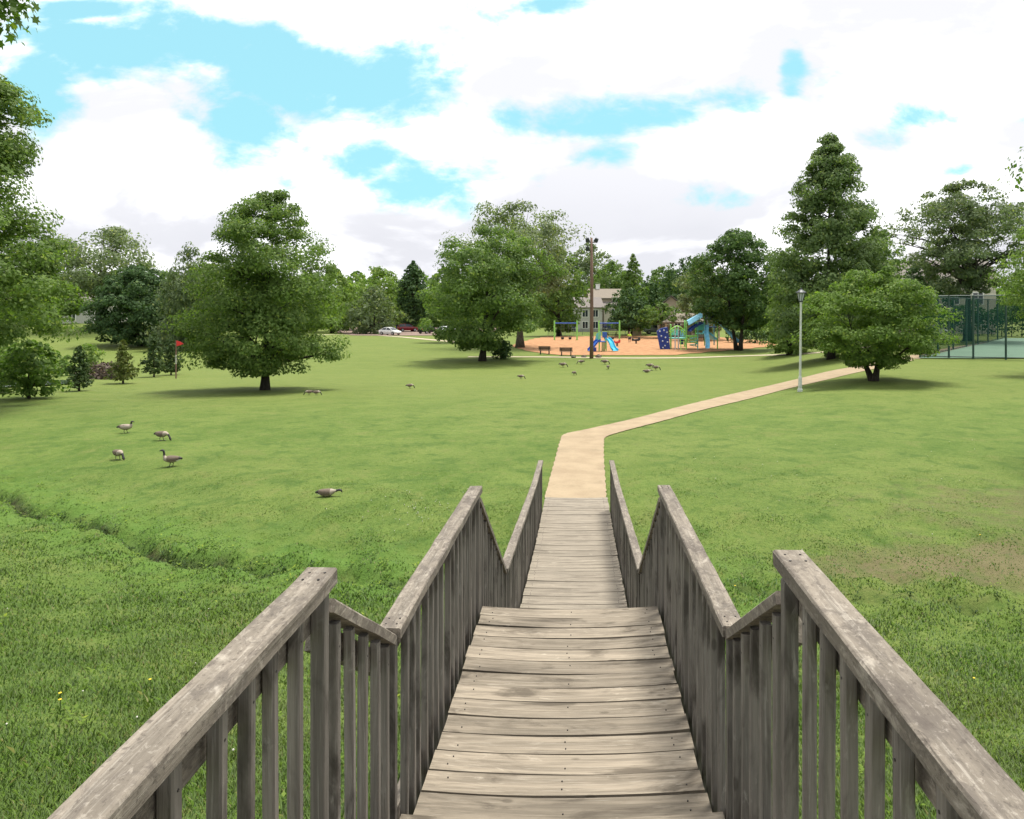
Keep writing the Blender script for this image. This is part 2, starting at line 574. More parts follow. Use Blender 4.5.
def grass_mat():
    m, w = material('mown_grass')
    oc = w.n('ShaderNodeTexCoord').outputs['Object']
    sep = w.n('ShaderNodeSeparateXYZ')
    w.put(sep.inputs[0], oc)
    x, y, z = sep.outputs
    big = w.noise(oc, 0.07, 4, 0.6)
    med = w.noise(oc, 0.42, 5, 0.62, 0.3)
    sm = w.noise(oc, 3.2, 6, 0.68)
    tiny = w.noise(oc, 22.0, 5, 0.72)
    c = w.mix(w.smooth(med, 0.32, 0.70), (0.072, 0.123, 0.020), (0.115, 0.163, 0.034))
    c = w.mix(w.math('MULTIPLY', w.smooth(big, 0.40, 0.68), 0.55), c, (0.135, 0.165, 0.042))
    c = w.mix(w.math('MULTIPLY', w.smooth(sm, 0.48, 0.76), 0.55), c, (0.145, 0.172, 0.046))
    c = w.mix(w.math('MULTIPLY', w.smooth(sm, 0.46, 0.22), 0.6), c, (0.036, 0.080, 0.013))
    c = w.mix(w.math('MULTIPLY', w.smooth(tiny, 0.50, 0.28), 0.5), c, (0.030, 0.062, 0.011))
    c = w.mix(w.math('MULTIPLY', w.smooth(tiny, 0.58, 0.78), 0.4), c, (0.16, 0.20, 0.06))
    m2 = w.noise(oc, 1.1, 6, 0.68, 0.4)
    c = w.mix(w.math('MULTIPLY', w.smooth(m2, 0.50, 0.66), 0.75), c, (0.046, 0.092, 0.015))
    c = w.mix(w.math('MULTIPLY', w.smooth(m2, 0.47, 0.33), 0.6), c, (0.130, 0.150, 0.042))
    m3 = w.noise(oc, 8.0, 6, 0.72)
    c = w.mix(w.math('MULTIPLY', w.smooth(m3, 0.52, 0.66), 0.55), c, (0.038, 0.078, 0.013))
    c = w.mix(w.math('MULTIPLY', w.smooth(m3, 0.46, 0.32), 0.5), c, (0.150, 0.185, 0.050))
    # far field, lighter and yellower
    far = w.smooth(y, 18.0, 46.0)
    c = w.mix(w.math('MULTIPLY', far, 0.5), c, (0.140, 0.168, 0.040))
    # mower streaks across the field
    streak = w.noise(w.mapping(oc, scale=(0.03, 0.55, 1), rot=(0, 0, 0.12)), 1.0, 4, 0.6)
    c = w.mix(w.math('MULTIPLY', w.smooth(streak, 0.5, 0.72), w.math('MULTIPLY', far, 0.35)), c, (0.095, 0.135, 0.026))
    # dry bare soil by the creek on the right
    def blob(cx, cy, sx, sy):
        a = w.math('DIVIDE', w.math('SUBTRACT', x, cx), sx)
        b = w.math('DIVIDE', w.math('SUBTRACT', y, cy), sy)
        return w.math('POWER', 2.718, w.math('MULTIPLY', w.math('ADD', w.math('MULTIPLY', a, a), w.math('MULTIPLY', b, b)), -1.0))
    bl = w.math('ADD', blob(9.5, 14.0, 5.5, 2.8), w.math('MULTIPLY', blob(5.4, 11.4, 3.2, 0.8), 1.0))
    bl = w.math('ADD', bl, w.math('MULTIPLY', blob(9.0, 11.0, 3.5, 0.9), 1.0))
    soil = w.smooth(w.math('ADD', bl, w.math('MULTIPLY', w.math('SUBTRACT', w.noise(oc, 1.5, 6, 0.7), 0.5), 2.2)), 0.50, 1.15)
    c = w.mix(w.math('MULTIPLY', soil, 0.55), c, (0.110, 0.092, 0.048))
    soil2 = w.smooth(w.math('ADD', w.math('MULTIPLY', bl, 0.7), w.math('MULTIPLY', w.math('SUBTRACT', w.noise(oc, 3.1, 6, 0.7), 0.5), 2.6)), 0.75, 1.1)
    c = w.mix(w.math('MULTIPLY', soil2, 0.55), c, (0.145, 0.112, 0.066))
    al = w.n('ShaderNodeAttribute', attribute_name='lush')
    c = w.mix(w.math('MULTIPLY', al.outputs['Fac'], w.smooth(w.noise(oc, 1.3, 4), 0.3, 0.6)), c, (0.082, 0.158, 0.028))
    at = w.n('ShaderNodeAttribute', attribute_name='creek')
    c = w.mix(at.outputs['Fac'], c, (0.030, 0.024, 0.015))
    h = w.math('ADD', w.math('MULTIPLY', tiny, 0.6), w.math('MULTIPLY', sm, 0.7))
    finish(w, c, 0.9, bump(w, h, 0.9, 0.05), spec=0.15)
    return m


def blade_mat():
    m, w = material('grass_blade')
    rnd = w.n('ShaderNodeNewGeometry').outputs['Random Per Island']
    oc = w.n('ShaderNodeTexCoord').outputs['Object']
    n = w.noise(oc, 0.45, 5, 0.62, 0.3)
    c = w.mix(rnd, (0.072, 0.136, 0.022), (0.130, 0.208, 0.041))
    c = w.mix(w.math('MULTIPLY', w.smooth(w.noise(oc, 1.5, 5, 0.65, 0.3), 0.50, 0.68), 0.5), c, (0.052, 0.108, 0.018))
    c = w.mix(w.n('ShaderNodeAttribute', attribute_name='lush').outputs['Fac'], c, (0.090, 0.178, 0.032))
    c = w.mix(w.math('MULTIPLY', w.smooth(n, 0.45, 0.7), 0.5), c, (0.165, 0.205, 0.052))
    c = w.mix(w.math('MULTIPLY', w.math('GREATER_THAN', rnd, 0.95), 0.7), c, (0.20, 0.18, 0.08))
    t = w.mix(1.0, c, (1.2, 1.35, 0.6), 'MULTIPLY')
    nm = w.vmath('NORMALIZE', w.vmath('ADD', w.vmath('MULTIPLY', w.n('ShaderNodeNewGeometry').outputs['Normal'], (0.35, 0.35, 0.35)), (0, 0, 0.9)))
    finish(w, c, 0.55, nm, spec=0.2, transl=t, tfac=0.3)
    return m


def path_mat():
    m, w = material('limestone_path')
    oc = w.n('ShaderNodeTexCoord').outputs['Object']
    a = w.noise(oc, 1.4, 5, 0.6)
    b = w.noise(oc, 60.0, 4, 0.7)
    c = w.mix(w.smooth(a, 0.3, 0.7), (0.255, 0.195, 0.127), (0.315, 0.248, 0.163))
    c = w.mix(w.math('MULTIPLY', w.smooth(b, 0.5, 0.75), 0.4), c, (0.40, 0.34, 0.24))
    c = w.mix(w.math('MULTIPLY', w.smooth(w.noise(oc, 0.8, 6, 0.7), 0.54, 0.70), 0.4), c, (0.18, 0.145, 0.095))
    g2 = w.noise(oc, 24.0, 6, 0.75)
    c = w.mix(w.math('MULTIPLY', w.smooth(g2, 0.55, 0.68), 0.45), c, (0.15, 0.12, 0.08))
    c = w.mix(w.math('MULTIPLY', w.smooth(w.noise(oc, 5.0, 6, 0.75), 0.64, 0.74), 0.5), c, (0.11, 0.12, 0.05))
    finish(w, c, 0.95, bump(w, b, 0.4, 0.01), spec=0.15)
    return m


MAT['grass'] = grass_mat()
MAT['blade'] = blade_mat()
MAT['path'] = path_mat()
MAT['chips'] = plain('wood_chips', (0.34, 0.185, 0.095), 0.95, var=0.22, scale=1.3, spec=0.1)
MAT['concrete'] = plain('pale_concrete', (0.36, 0.31, 0.22), 0.9, var=0.1, scale=0.9, spec=0.2)
MAT['asphalt'] = plain('faded_pink_asphalt', (0.20, 0.145, 0.12), 0.9, var=0.1, scale=0.4, spec=0.2)
MAT['court'] = plain('green_court', (0.15, 0.24, 0.17), 0.8, var=0.06, scale=0.3, spec=0.2)
MAT['white_line'] = plain('white_line', (0.75, 0.75, 0.72), 0.7)
MAT['mulch'] = plain('dark_mulch', (0.07, 0.055, 0.04), 0.95, var=0.3, scale=5)
MAT['stone'] = plain('brown_rock', (0.11, 0.10, 0.075), 0.9, var=0.3, scale=4)


# ------------------------------------------------------------------ ground
def graded(lo, hi, fine_lo, fine_hi, step, grow):
    a = list(np.arange(fine_lo, fine_hi + 1e-6, step))
    s, p = step, fine_hi
    while p < hi:
        s *= grow
        p += s
        a.append(min(p, hi))
    s, p = step, fine_lo
    low = []
    while p > lo:
        s *= grow
        p -= s
        low.append(max(p, lo))
    return np.array(low[::-1] + a)


def build_ground():
    gx = graded(-1500, 1500, -15, 13, 0.13, 1.055)
    gy = graded(-300, 2500, -1, 19, 0.10, 1.045)
    X, Y = np.meshgrid(gx, gy)
    Z = terrain(X, Y)
    nx, ny = len(gx), len(gy)
    v = np.stack([X, Y, Z], -1).reshape(-1, 3)
    i = np.arange(nx * ny).reshape(ny, nx)
    f = np.stack([i[:-1, :-1], i[:-1, 1:], i[1:, 1:], i[1:, :-1]], -1).reshape(-1, 4)
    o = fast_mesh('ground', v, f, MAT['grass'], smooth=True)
    wob = 0.35 * np.sin(X * 1.3 + 0.6) + 0.18 * np.sin(X * 3.1 + 1.0)
    d = Y - creek(X) - wob * 0.5
    br = 0.5 + 0.5 * np.sin(X * 1.9 + 2 * np.sin(X * 0.7)) + 0.3 * np.sin(X * 6.1)
    k = np.exp(-(d / 0.19) ** 4) * np.clip(br * 1.3, 0, 1) * 0.92 * (1 - 0.75 * sst((X - 1.5) / 1.5))
    at = o.data.attributes.new('creek', 'FLOAT', 'POINT')
    at.data.foreach_set('value', k.astype(np.float32).ravel())
    at = o.data.attributes.new('lush', 'FLOAT', 'POINT')
    at.data.foreach_set('value', (0.8 * np.exp(-(d / 1.5) ** 2) * (X < 3)).astype(np.float32).ravel())
    tag(o, 'rolling green park lawn with a shallow ditch', 'lawn', kind='structure')


build_ground()


def ribbon(name, label, left, right, mat, across=4, lift=0.02, sub=6, smooth_ends=True):
    """a sheet between two edge lines of ground points, draped on the terrain"""
    def dens(pts):
        out = []
        pts = [np.array(p[:2], float) for p in pts]
        n = len(pts)
        for i in range(n - 1):
            p0, p1, p2, p3 = pts[max(i - 1, 0)], pts[i], pts[i + 1], pts[min(i + 2, n - 1)]
            for k in range(sub):
                t = k / sub
                out.append(0.5 * ((2 * p1) + (-p0 + p2) * t + (2 * p0 - 5 * p1 + 4 * p2 - p3) * t * t + (-p0 + 3 * p1 - 3 * p2 + p3) * t ** 3))
        out.append(pts[-1])
        return np.array(out)
    L, Rr = dens(left), dens(right)
    if name in ('footpath', 'playground_ground', 'side_path'):
        a_ = np.arange(len(L))[:, None]
        w_ = 0.011 if name != 'playground_ground' else 0.25
        L = L + w_ * np.sin(a_ * np.array([[1.9, 1.3]]) + 0.4) + 0.6 * w_ * np.sin(a_ * np.array([[4.3, 3.7]]))
        Rr = Rr + w_ * np.sin(a_ * np.array([[1.6, 2.2]]) + 1.9) + 0.6 * w_ * np.sin(a_ * np.array([[3.9, 4.7]]))
    n = len(L)
    t = np.linspace(0, 1, across + 1)
    xy = L[:, None, :] * (1 - t)[None, :, None] + Rr[:, None, :] * t[None, :, None]
    z = terrain(xy[..., 0], xy[..., 1]) + lift
    v = np.concatenate([xy, z[..., None]], -1).reshape(-1, 3)
    i = np.arange(n * (across + 1)).reshape(n, across + 1)
    f = np.stack([i[:-1, :-1], i[:-1, 1:], i[1:, 1:], i[1:, :-1]], -1).reshape(-1, 4)
    o = fast_mesh(name, v, f, mat, smooth=True)
    return tag(o, label, name.replace('_', ' '), kind='structure')


def line_path(name, label, centre, width, mat, **kw):
    c = [np.array(p[:2], float) for p in centre]
    Ls, Rs = [], []
    for i, p in enumerate(c):
        d = c[min(i + 1, len(c) - 1)] - c[max(i - 1, 0)]
        d /= np.linalg.norm(d)
        nrm = np.array([-d[1], d[0]])
        wd = width[i] if hasattr(width, '__len__') else width
        Ls.append(p + nrm * wd / 2)
        Rs.append(p - nrm * wd / 2)
    return ribbon(name, label, Ls, Rs, mat, **kw)


# the footpath from the bridge, then off to the right
ledge = [(544.5, 499), (549, 482), (555, 460), (560, 442), (565, 434.5), (590, 429), (640, 417.5), (700, 402), (760, 388), (820, 373.5), (868, 364.5), (905, 357)]
redge = [(606.5, 499), (605.5, 482), (604, 460), (604, 444), (606, 437.5), (622, 432), (660, 422), (720, 406), (780, 391), (835, 378), (880, 368), (915, 360)]
ribbon('footpath', 'pale tan footpath running from the bridge to the right', [G(*p) for p in ledge], [G(*p) for p in redge], MAT['path'], across=6, lift=0.022, sub=14)
tail = [G(908, 358.5), G(940, 352), G(975, 345.5), G(1010, 340)]
line_path('side_path', 'pale path running on beside the tennis court', tail, 1.6, MAT['path'], lift=0.02)
# kerb path along the front of the playground
line_path('playground_path', 'narrow pale path in front of the playground', [G(468, 357), G(520, 357), G(560, 357.3), G(620, 358.2), (G(690, 357.8)), G(760, 355.5), G(830, 351.5), G(900, 346)], 1.5, MAT['concrete'], lift=0.03, sub=8)
line_path('lot_path', 'pale path along the edge of the parking lot', [G(318, 335), G(350, 334.6), G(400, 337), G(450, 341.5), G(490, 346)], 1.6, MAT['concrete'], lift=0.03, sub=8)
rows = [(355.5, 560, 672), (352, 532, 712), (349, 520, 748), (346, 512, 772), (343.5, 518, 776), (341, 526, 760), (338.5, 536, 735), (336.5, 548, 705)]
ribbon('playground_ground', 'orange wood chip surface under the play equipment', [G(a, y) for (y, a, b) in rows], [G(b, y) for (y, a, b) in rows], MAT['chips'], across=24, lift=0.05)
rows = [(335.5, 352, 470), (333, 340, 490), (330, 330, 500), (327.5, 345, 500)]
ribbon('parking_lot', 'faded pinkish parking lot behind the field', [G(a, y) for (y, a, b) in rows], [G(b, y) for (y, a, b) in rows], MAT['asphalt'], across=20, lift=0.05)


def pond():
    n = 48
    vs, fs = [(-39.5, 43.6, -0.72)], []
    for k in range(n):
        a = 2 * math.pi * k / n
        r = 1 + 0.10 * math.sin(3 * a + 1) + 0.06 * math.sin(5 * a)
        vs.append((-39.5 + 8.2 * r * math.cos(a), 43.6 + 3.9 * r * math.sin(a), -0.72))
        fs.append((0, 1 + k, 1 + (k + 1) % n))
    m, w = material('pond_water')
    oc = w.n('ShaderNodeTexCoord').outputs['Object']
    nn = w.noise(w.mapping(oc, scale=(2, 5, 1)), 1.0, 3)
    finish(w, (0.02, 0.03, 0.028), 0.08, bump(w, nn, 0.12, 0.03))
    tag(fast_mesh('pond', np.array(vs), np.array(fs), m), 'small pond behind the shrubs on the left', 'pond', kind='structure')


pond()

# ------------------------------------------------------------------ the wooden footbridge
rng = random.Random(4)
L0Z, L1Z = 2.23, 1.70
bridge = thing('footbridge', 'weathered grey timber footbridge with stepped railings leading down to the path', 'bridge', (0, 0, 0))
HALF = 0.615


def deck_z2(y):
    return float(np.interp(y, [6.6, 6.9, 11.5, 14.45], [0.49, 0.47, 0.15, 0.055]))


def plank(mb, y0, y1, z0, z1, th=0.038, sag=0.026, half=HALF, jit=0.004):
    """one deck board across the bridge, a little dished and crooked"""
    n = 10
    e0, e1 = rng.uniform(-jit, jit), rng.uniform(-jit, jit)
    tw = rng.uniform(-0.004, 0.004)
    up = rng.uniform(-0.003, 0.004)
    hl, hr = half + rng.uniform(-0.006, 0.006), half + rng.uniform(-0.006, 0.006)
    vs, fs = [], []
    ph = rng.uniform(0, 6)
    for i in range(n + 1):
        t = i / n
        x = -hl + (hl + hr) * t
        s = -sag * (1 - (2 * t - 1) ** 2) + up + tw * (2 * t - 1)
        w0 = y0 + e0 * (2 * t - 1) + 0.0018 * math.sin(ph + t * 9)
        w1 = y1 + e1 * (2 * t - 1) + 0.0018 * math.sin(ph * 2 + t * 11)
        # gentle pincushion along the run: worn boards bow where they are walked on
        cup = 0.003
        vs += [(x, w0, z0 + s), (x, (w0 + w1) / 2, (z0 + z1) / 2 + s - cup), (x, w1, z1 + s), (x, w1, z1 + s - th), (x, w0, z0 + s - th)]
    for i in range(n):
        a, b = i * 5, (i + 1) * 5
        for k in range(5):
            fs.append((a + k, a + (k + 1) % 5, b + (k + 1) % 5, b + k))
    fs.append((0, 1, 2, 3, 4))
    fs.append(tuple(n * 5 + k for k in (4, 3, 2, 1, 0)))
    mb.add(vs, fs)
    for xx in ((-0.53, 0.0, 0.53) if sag > 0.02 else (-0.53, 0.53)):
        for q in (0.3, 0.7):
            if rng.random() < 0.3:
                continue
            yy = y0 + (y1 - y0) * q
            x = xx + rng.uniform(-0.012, 0.012)
            zz = z0 + (z1 - z0) * q - sag * (1 - (x / half) ** 2) + up + tw * x / half - 0.0005
            r = 0.0033
            mb.add([(x + r * math.cos(k * math.pi / 3), yy + r * math.sin(k * math.pi / 3), zz + 0.0035) for k in range(6)] +
                   [(x + r * math.cos(k * math.pi / 3), yy + r * math.sin(k * math.pi / 3), zz - 0.006) for k in range(6)],
                   [(0, 1, 2, 3, 4, 5)] + [(k, (k + 1) % 6, 6 + (k + 1) % 6, 6 + k) for k in range(6)], 1)


mb = MB()
y = 2.10
while y > -1.6:
    plank(mb, y - 0.142, y, L0Z, L0Z)
    y -= 0.152
mb.build('deck', [MAT['deck'], MAT['nail']], bridge)
mb = MB()
y = 5.15
while y > 2.72:
    plank(mb, y - rng.uniform(0.135, 0.145), y, L1Z, L1Z)
    y -= 0.153
mb.build('deck', [MAT['deck'], MAT['nail']], bridge)
mb = MB()
y = 14.45
while y > 6.75:
    y0 = y - 0.143
    plank(mb, y0, y, deck_z2(y0), deck_z2(y), sag=0.012)
    y -= 0.149
mb.build('deck', [MAT['deck_far'], MAT['nail']], bridge)
for (yy, zz) in [(2.44, 2.053), (2.78, 1.876)]:
    mb = MB()
    plank(mb, yy - 0.335, yy - 0.172, zz, zz, half=0.615)
    plank(mb, yy - 0.165, yy, zz, zz, half=0.615)
    mb.build('stair_tread', [MAT['deck'], MAT['nail']], bridge)
for k in range(5):
    zz = L1Z - 0.205 * (k + 1)
    yy = 5.15 + 0.29 * (k + 1)
    mb = MB()
    plank(mb, yy - 0.28, yy - 0.145, zz, zz)
    plank(mb, yy - 0.138, yy, zz, zz)
    mb.build('stair_tread', [MAT['deck'], MAT['nail']], bridge)
# beams below the decks
for s in (-1, 1):
    mb = MB()
    mb.beam((s * 0.55, -1.6, L0Z - 0.165), (s * 0.55, 2.08, L0Z - 0.165), 0.04, 0.19)
    mb.beam((s * 0.55, 2.06, L0Z - 0.20), (s * 0.55, 2.80, L1Z - 0.165), 0.038, 0.19)
    mb.beam((s * 0.55, 2.78, L1Z - 0.165), (s * 0.55, 5.12, L1Z - 0.165), 0.04, 0.19)
    mb.beam((s * 0.55, 5.08, L1Z - 0.22), (s * 0.55, 6.85, 0.30), 0.038, 0.22)
    mb.beam((s * 0.55, 6.8, deck_z2(6.8) - 0.15), (s * 0.55, 11.5, deck_z2(11.5) - 0.15), 0.04, 0.17)
    mb.beam((s * 0.55, 11.5, deck_z2(11.5) - 0.15), (s * 0.55, 14.4, deck_z2(14.4) - 0.15), 0.042, 0.17)
    mb.build('stringer', MAT['rail'], bridge)

# railings.  rail line: list of (y0, ztop0, y1, ztop1, dz base of balusters 0 and 1)
SEG = [
    (-1.55, 3.09, 2.05, 3.09, 2.05, 2.05),
    (2.06, 2.99, 2.76, 2.575, 2.02, 1.55),
    (2.76, 2.585, 5.09, 2.555, 1.52, 1.52),
    (5.10, 2.48, 6.90, 1.325, 1.50, 0.30),
    (6.90, 1.335, 11.4, 1.03, 0.28, -0.02),
    (11.4, 1.03, 13.5, 0.985, -0.02, -0.04),
]


def cap_rail(s, a, parent_name, wide=0.09, th=0.042, seed=0):
    y0, z0, y1, z1 = a[:4]
    r = random.Random(seed)
    n = max(4, int(abs(y1 - y0) / 0.12))
    mb = MB()
    vs, fs = [], []
    d = Vector((0, y1 - y0, z1 - z0)).normalized()
    up = Vector((0, -d.z, d.y))
    for i in range(n + 1):
        t = i / n
        c = Vector((s * 0.6545, y0 + (y1 - y0) * t, z0 + (z1 - z0) * t)) + Vector((r.uniform(-0.0015, 0.0015), 0, r.uniform(-0.0015, 0.0015)))
        ch = 0.005
        e = [r.uniform(-0.0012, 0.0012) for _ in range(6)]
        prof = [(-wide / 2 + e[0], -ch), (-wide / 2 + ch, e[1]), (wide / 2 - ch, e[2]), (wide / 2 + e[3], -ch), (wide / 2 + e[4], -th), (-wide / 2 + e[5], -th)]
        for (q, h) in prof:
            vs.append(c + Vector((q, 0, 0)) + up * h)
    for i in range(n):
        for k in range(6):
            fs.append((i * 6 + k, i * 6 + (k + 1) % 6, (i + 1) * 6 + (k + 1) % 6, (i + 1) * 6 + k))
    fs.append(tuple(range(6)))
    fs.append(tuple(n * 6 + k for k in reversed(range(6))))
    mb.add(vs, fs)
    for q in (0.04, 0.09) if abs(y1 - y0) > 1 else ():
        for e in (-0.02, 0.022):
            for end in (0, 1):
                yy = y1 - q if end else y0 + q
                t = (yy - y0) / (y1 - y0)
                zz = z0 + (z1 - z0) * t
                mb.lathe((s * 0.6545 + e, yy, zz - 0.004), [(0.0035, 0), (0.0035, 0.0065)], 6, 1)
    return mb.build(parent_name, [MAT['rail'], MAT['nail']], bridge)


def baluster(y, ztop, zbot, s, r, into, parent=None, w=0.031):
    mb = into if into is not None else MB()
    x = s * (0.648 + r.uniform(-0.003, 0.003))
    y += r.uniform(-0.007, 0.007)
    ww = w * r.uniform(0.94, 1.06)
    lean = (r.uniform(-0.006, 0.006), r.uniform(-0.008, 0.008))
    n = 5
    c = 0.004
    vs, fs = [], []
    bx, by = r.uniform(-0.004, 0.004), r.uniform(-0.004, 0.004)
    for i in range(n + 1):
        t = i / n
        ox = lean[0] * t + bx * math.sin(t * math.pi)
        oy = lean[1] * t + by * math.sin(t * math.pi * 1.0)
        z = zbot + (ztop - zbot) * t
        h = ww / 2
        for (i2, j2) in ((-h, -h + c), (-h + c, -h), (h - c, -h), (h, -h + c), (h, h - c), (h - c, h), (-h + c, h), (-h, h - c)):
            vs.append((x + ox + i2, y + oy + j2, z))
    for i in range(n):
        for k in range(8):
            fs.append((i * 8 + k, i * 8 + (k + 1) % 8, (i + 1) * 8 + (k + 1) % 8, (i + 1) * 8 + k))
    fs.append(tuple(reversed(range(8))))
    fs.append(tuple(n * 8 + k for k in range(8)))
    mb.add(vs, fs)
    mb.lathe((0, 0, 0), [(0.0001, 0)], 3) if False else None
    # a nail on the inner face, near the top
    xx = x + lean[0] - s * ww / 2
    mb.add([(xx - s * 0.0008, y + lean[1] * 0.9 + 0.003 * math.cos(k), ztop - 0.07 + 0.003 * math.sin(k)) for k in range(6)] +
           [(xx + s * 0.006, y + lean[1] * 0.9 + 0.003 * math.cos(k), ztop - 0.07 + 0.003 * math.sin(k)) for k in range(6)],
           [(0, 1, 2, 3, 4, 5)] + [(k, (k + 1) % 6, 6 + (k + 1) % 6, 6 + k) for k in range(6)], 1)
    if into is None:
        return mb.build('baluster', [MAT['post'], MAT['nail']], parent)


for s in (-1, 1):
    for k, a in enumerate(SEG):
        y0, z0, y1, z1, b0, b1 = a
        steep = k in (1, 3)
        dz = {0: (-0.02, 0.03), 1: (-0.01, 0.012), 2: (0.004, 0.012)}.get(k, (0, 0))[s > 0]
        z0, z1 = z0 + dz, z1 + dz
        a = (y0, z0, y1, z1, b0, b1)
        cr = cap_rail(s, a, 'handrail', wide=0.089 if not steep else 0.07, th=0.042 if not steep else 0.036, seed=10 * k + (s > 0))
        # sub rail under the cap and lower rail near the deck, on the outside of the balusters
        mb = MB()
        off = 0.128 if not steep else 0.112
        xs = s * 0.6885
        mb.beam((xs, y0 + 0.012, z0 - off), (xs, y1 - 0.012, z1 - off), 0.036, 0.075)
        mb.build('sub_rail', MAT['rail'], cr)
        mb = MB()
        mb.beam((xs, y0 + 0.014, b0 + 0.20), (xs, y1 - 0.014, b1 + 0.20), 0.036, 0.11)
        mb.build('bottom_rail', MAT['rail'], cr)
        r = random.Random(77 + 10 * k + (s > 0))
        n = max(2, round((y1 - y0) / (0.137)))
        far = MB() if k >= 4 else None
        for i in range(n):
            t = (i + 0.5) / n
            yy = y0 + (y1 - y0) * t
            zt = z0 + (z1 - z0) * t
            zb = b0 + (b1 - b0) * t
            if min(abs(yy - q_) for q_ in (2.02, 2.785, 5.05, 6.93, 11.4, 13.46)) < 0.075:
                continue
            if k == 0 and yy < -0.6:
                continue
            baluster(yy, zt - (0.046 if not steep else 0.052), zb, s, r, far, cr)
        if far:
            tag(far.build('baluster', [MAT['post'], MAT['nail']], cr), kind='stuff')
    for (yy, zt, zb) in ((2.02, 3.047, 1.0), (2.785, 2.54, 0.6), (5.05, 2.51, 0.3), (6.93, 1.285, -0.35), (11.4, 0.985, -0.3), (13.46, 0.94, -0.2)):
        mb = MB()
        mb.beam((s * 0.652, yy, zb), (s * 0.65, yy, zt), 0.042 if yy < 4 else 0.05, 0.040 if yy < 4 else 0.048)
        mb.build('post', MAT['post'], bridge, bevel=0.005)

# ------------------------------------------------------------------ trees
class Crown:
    pass


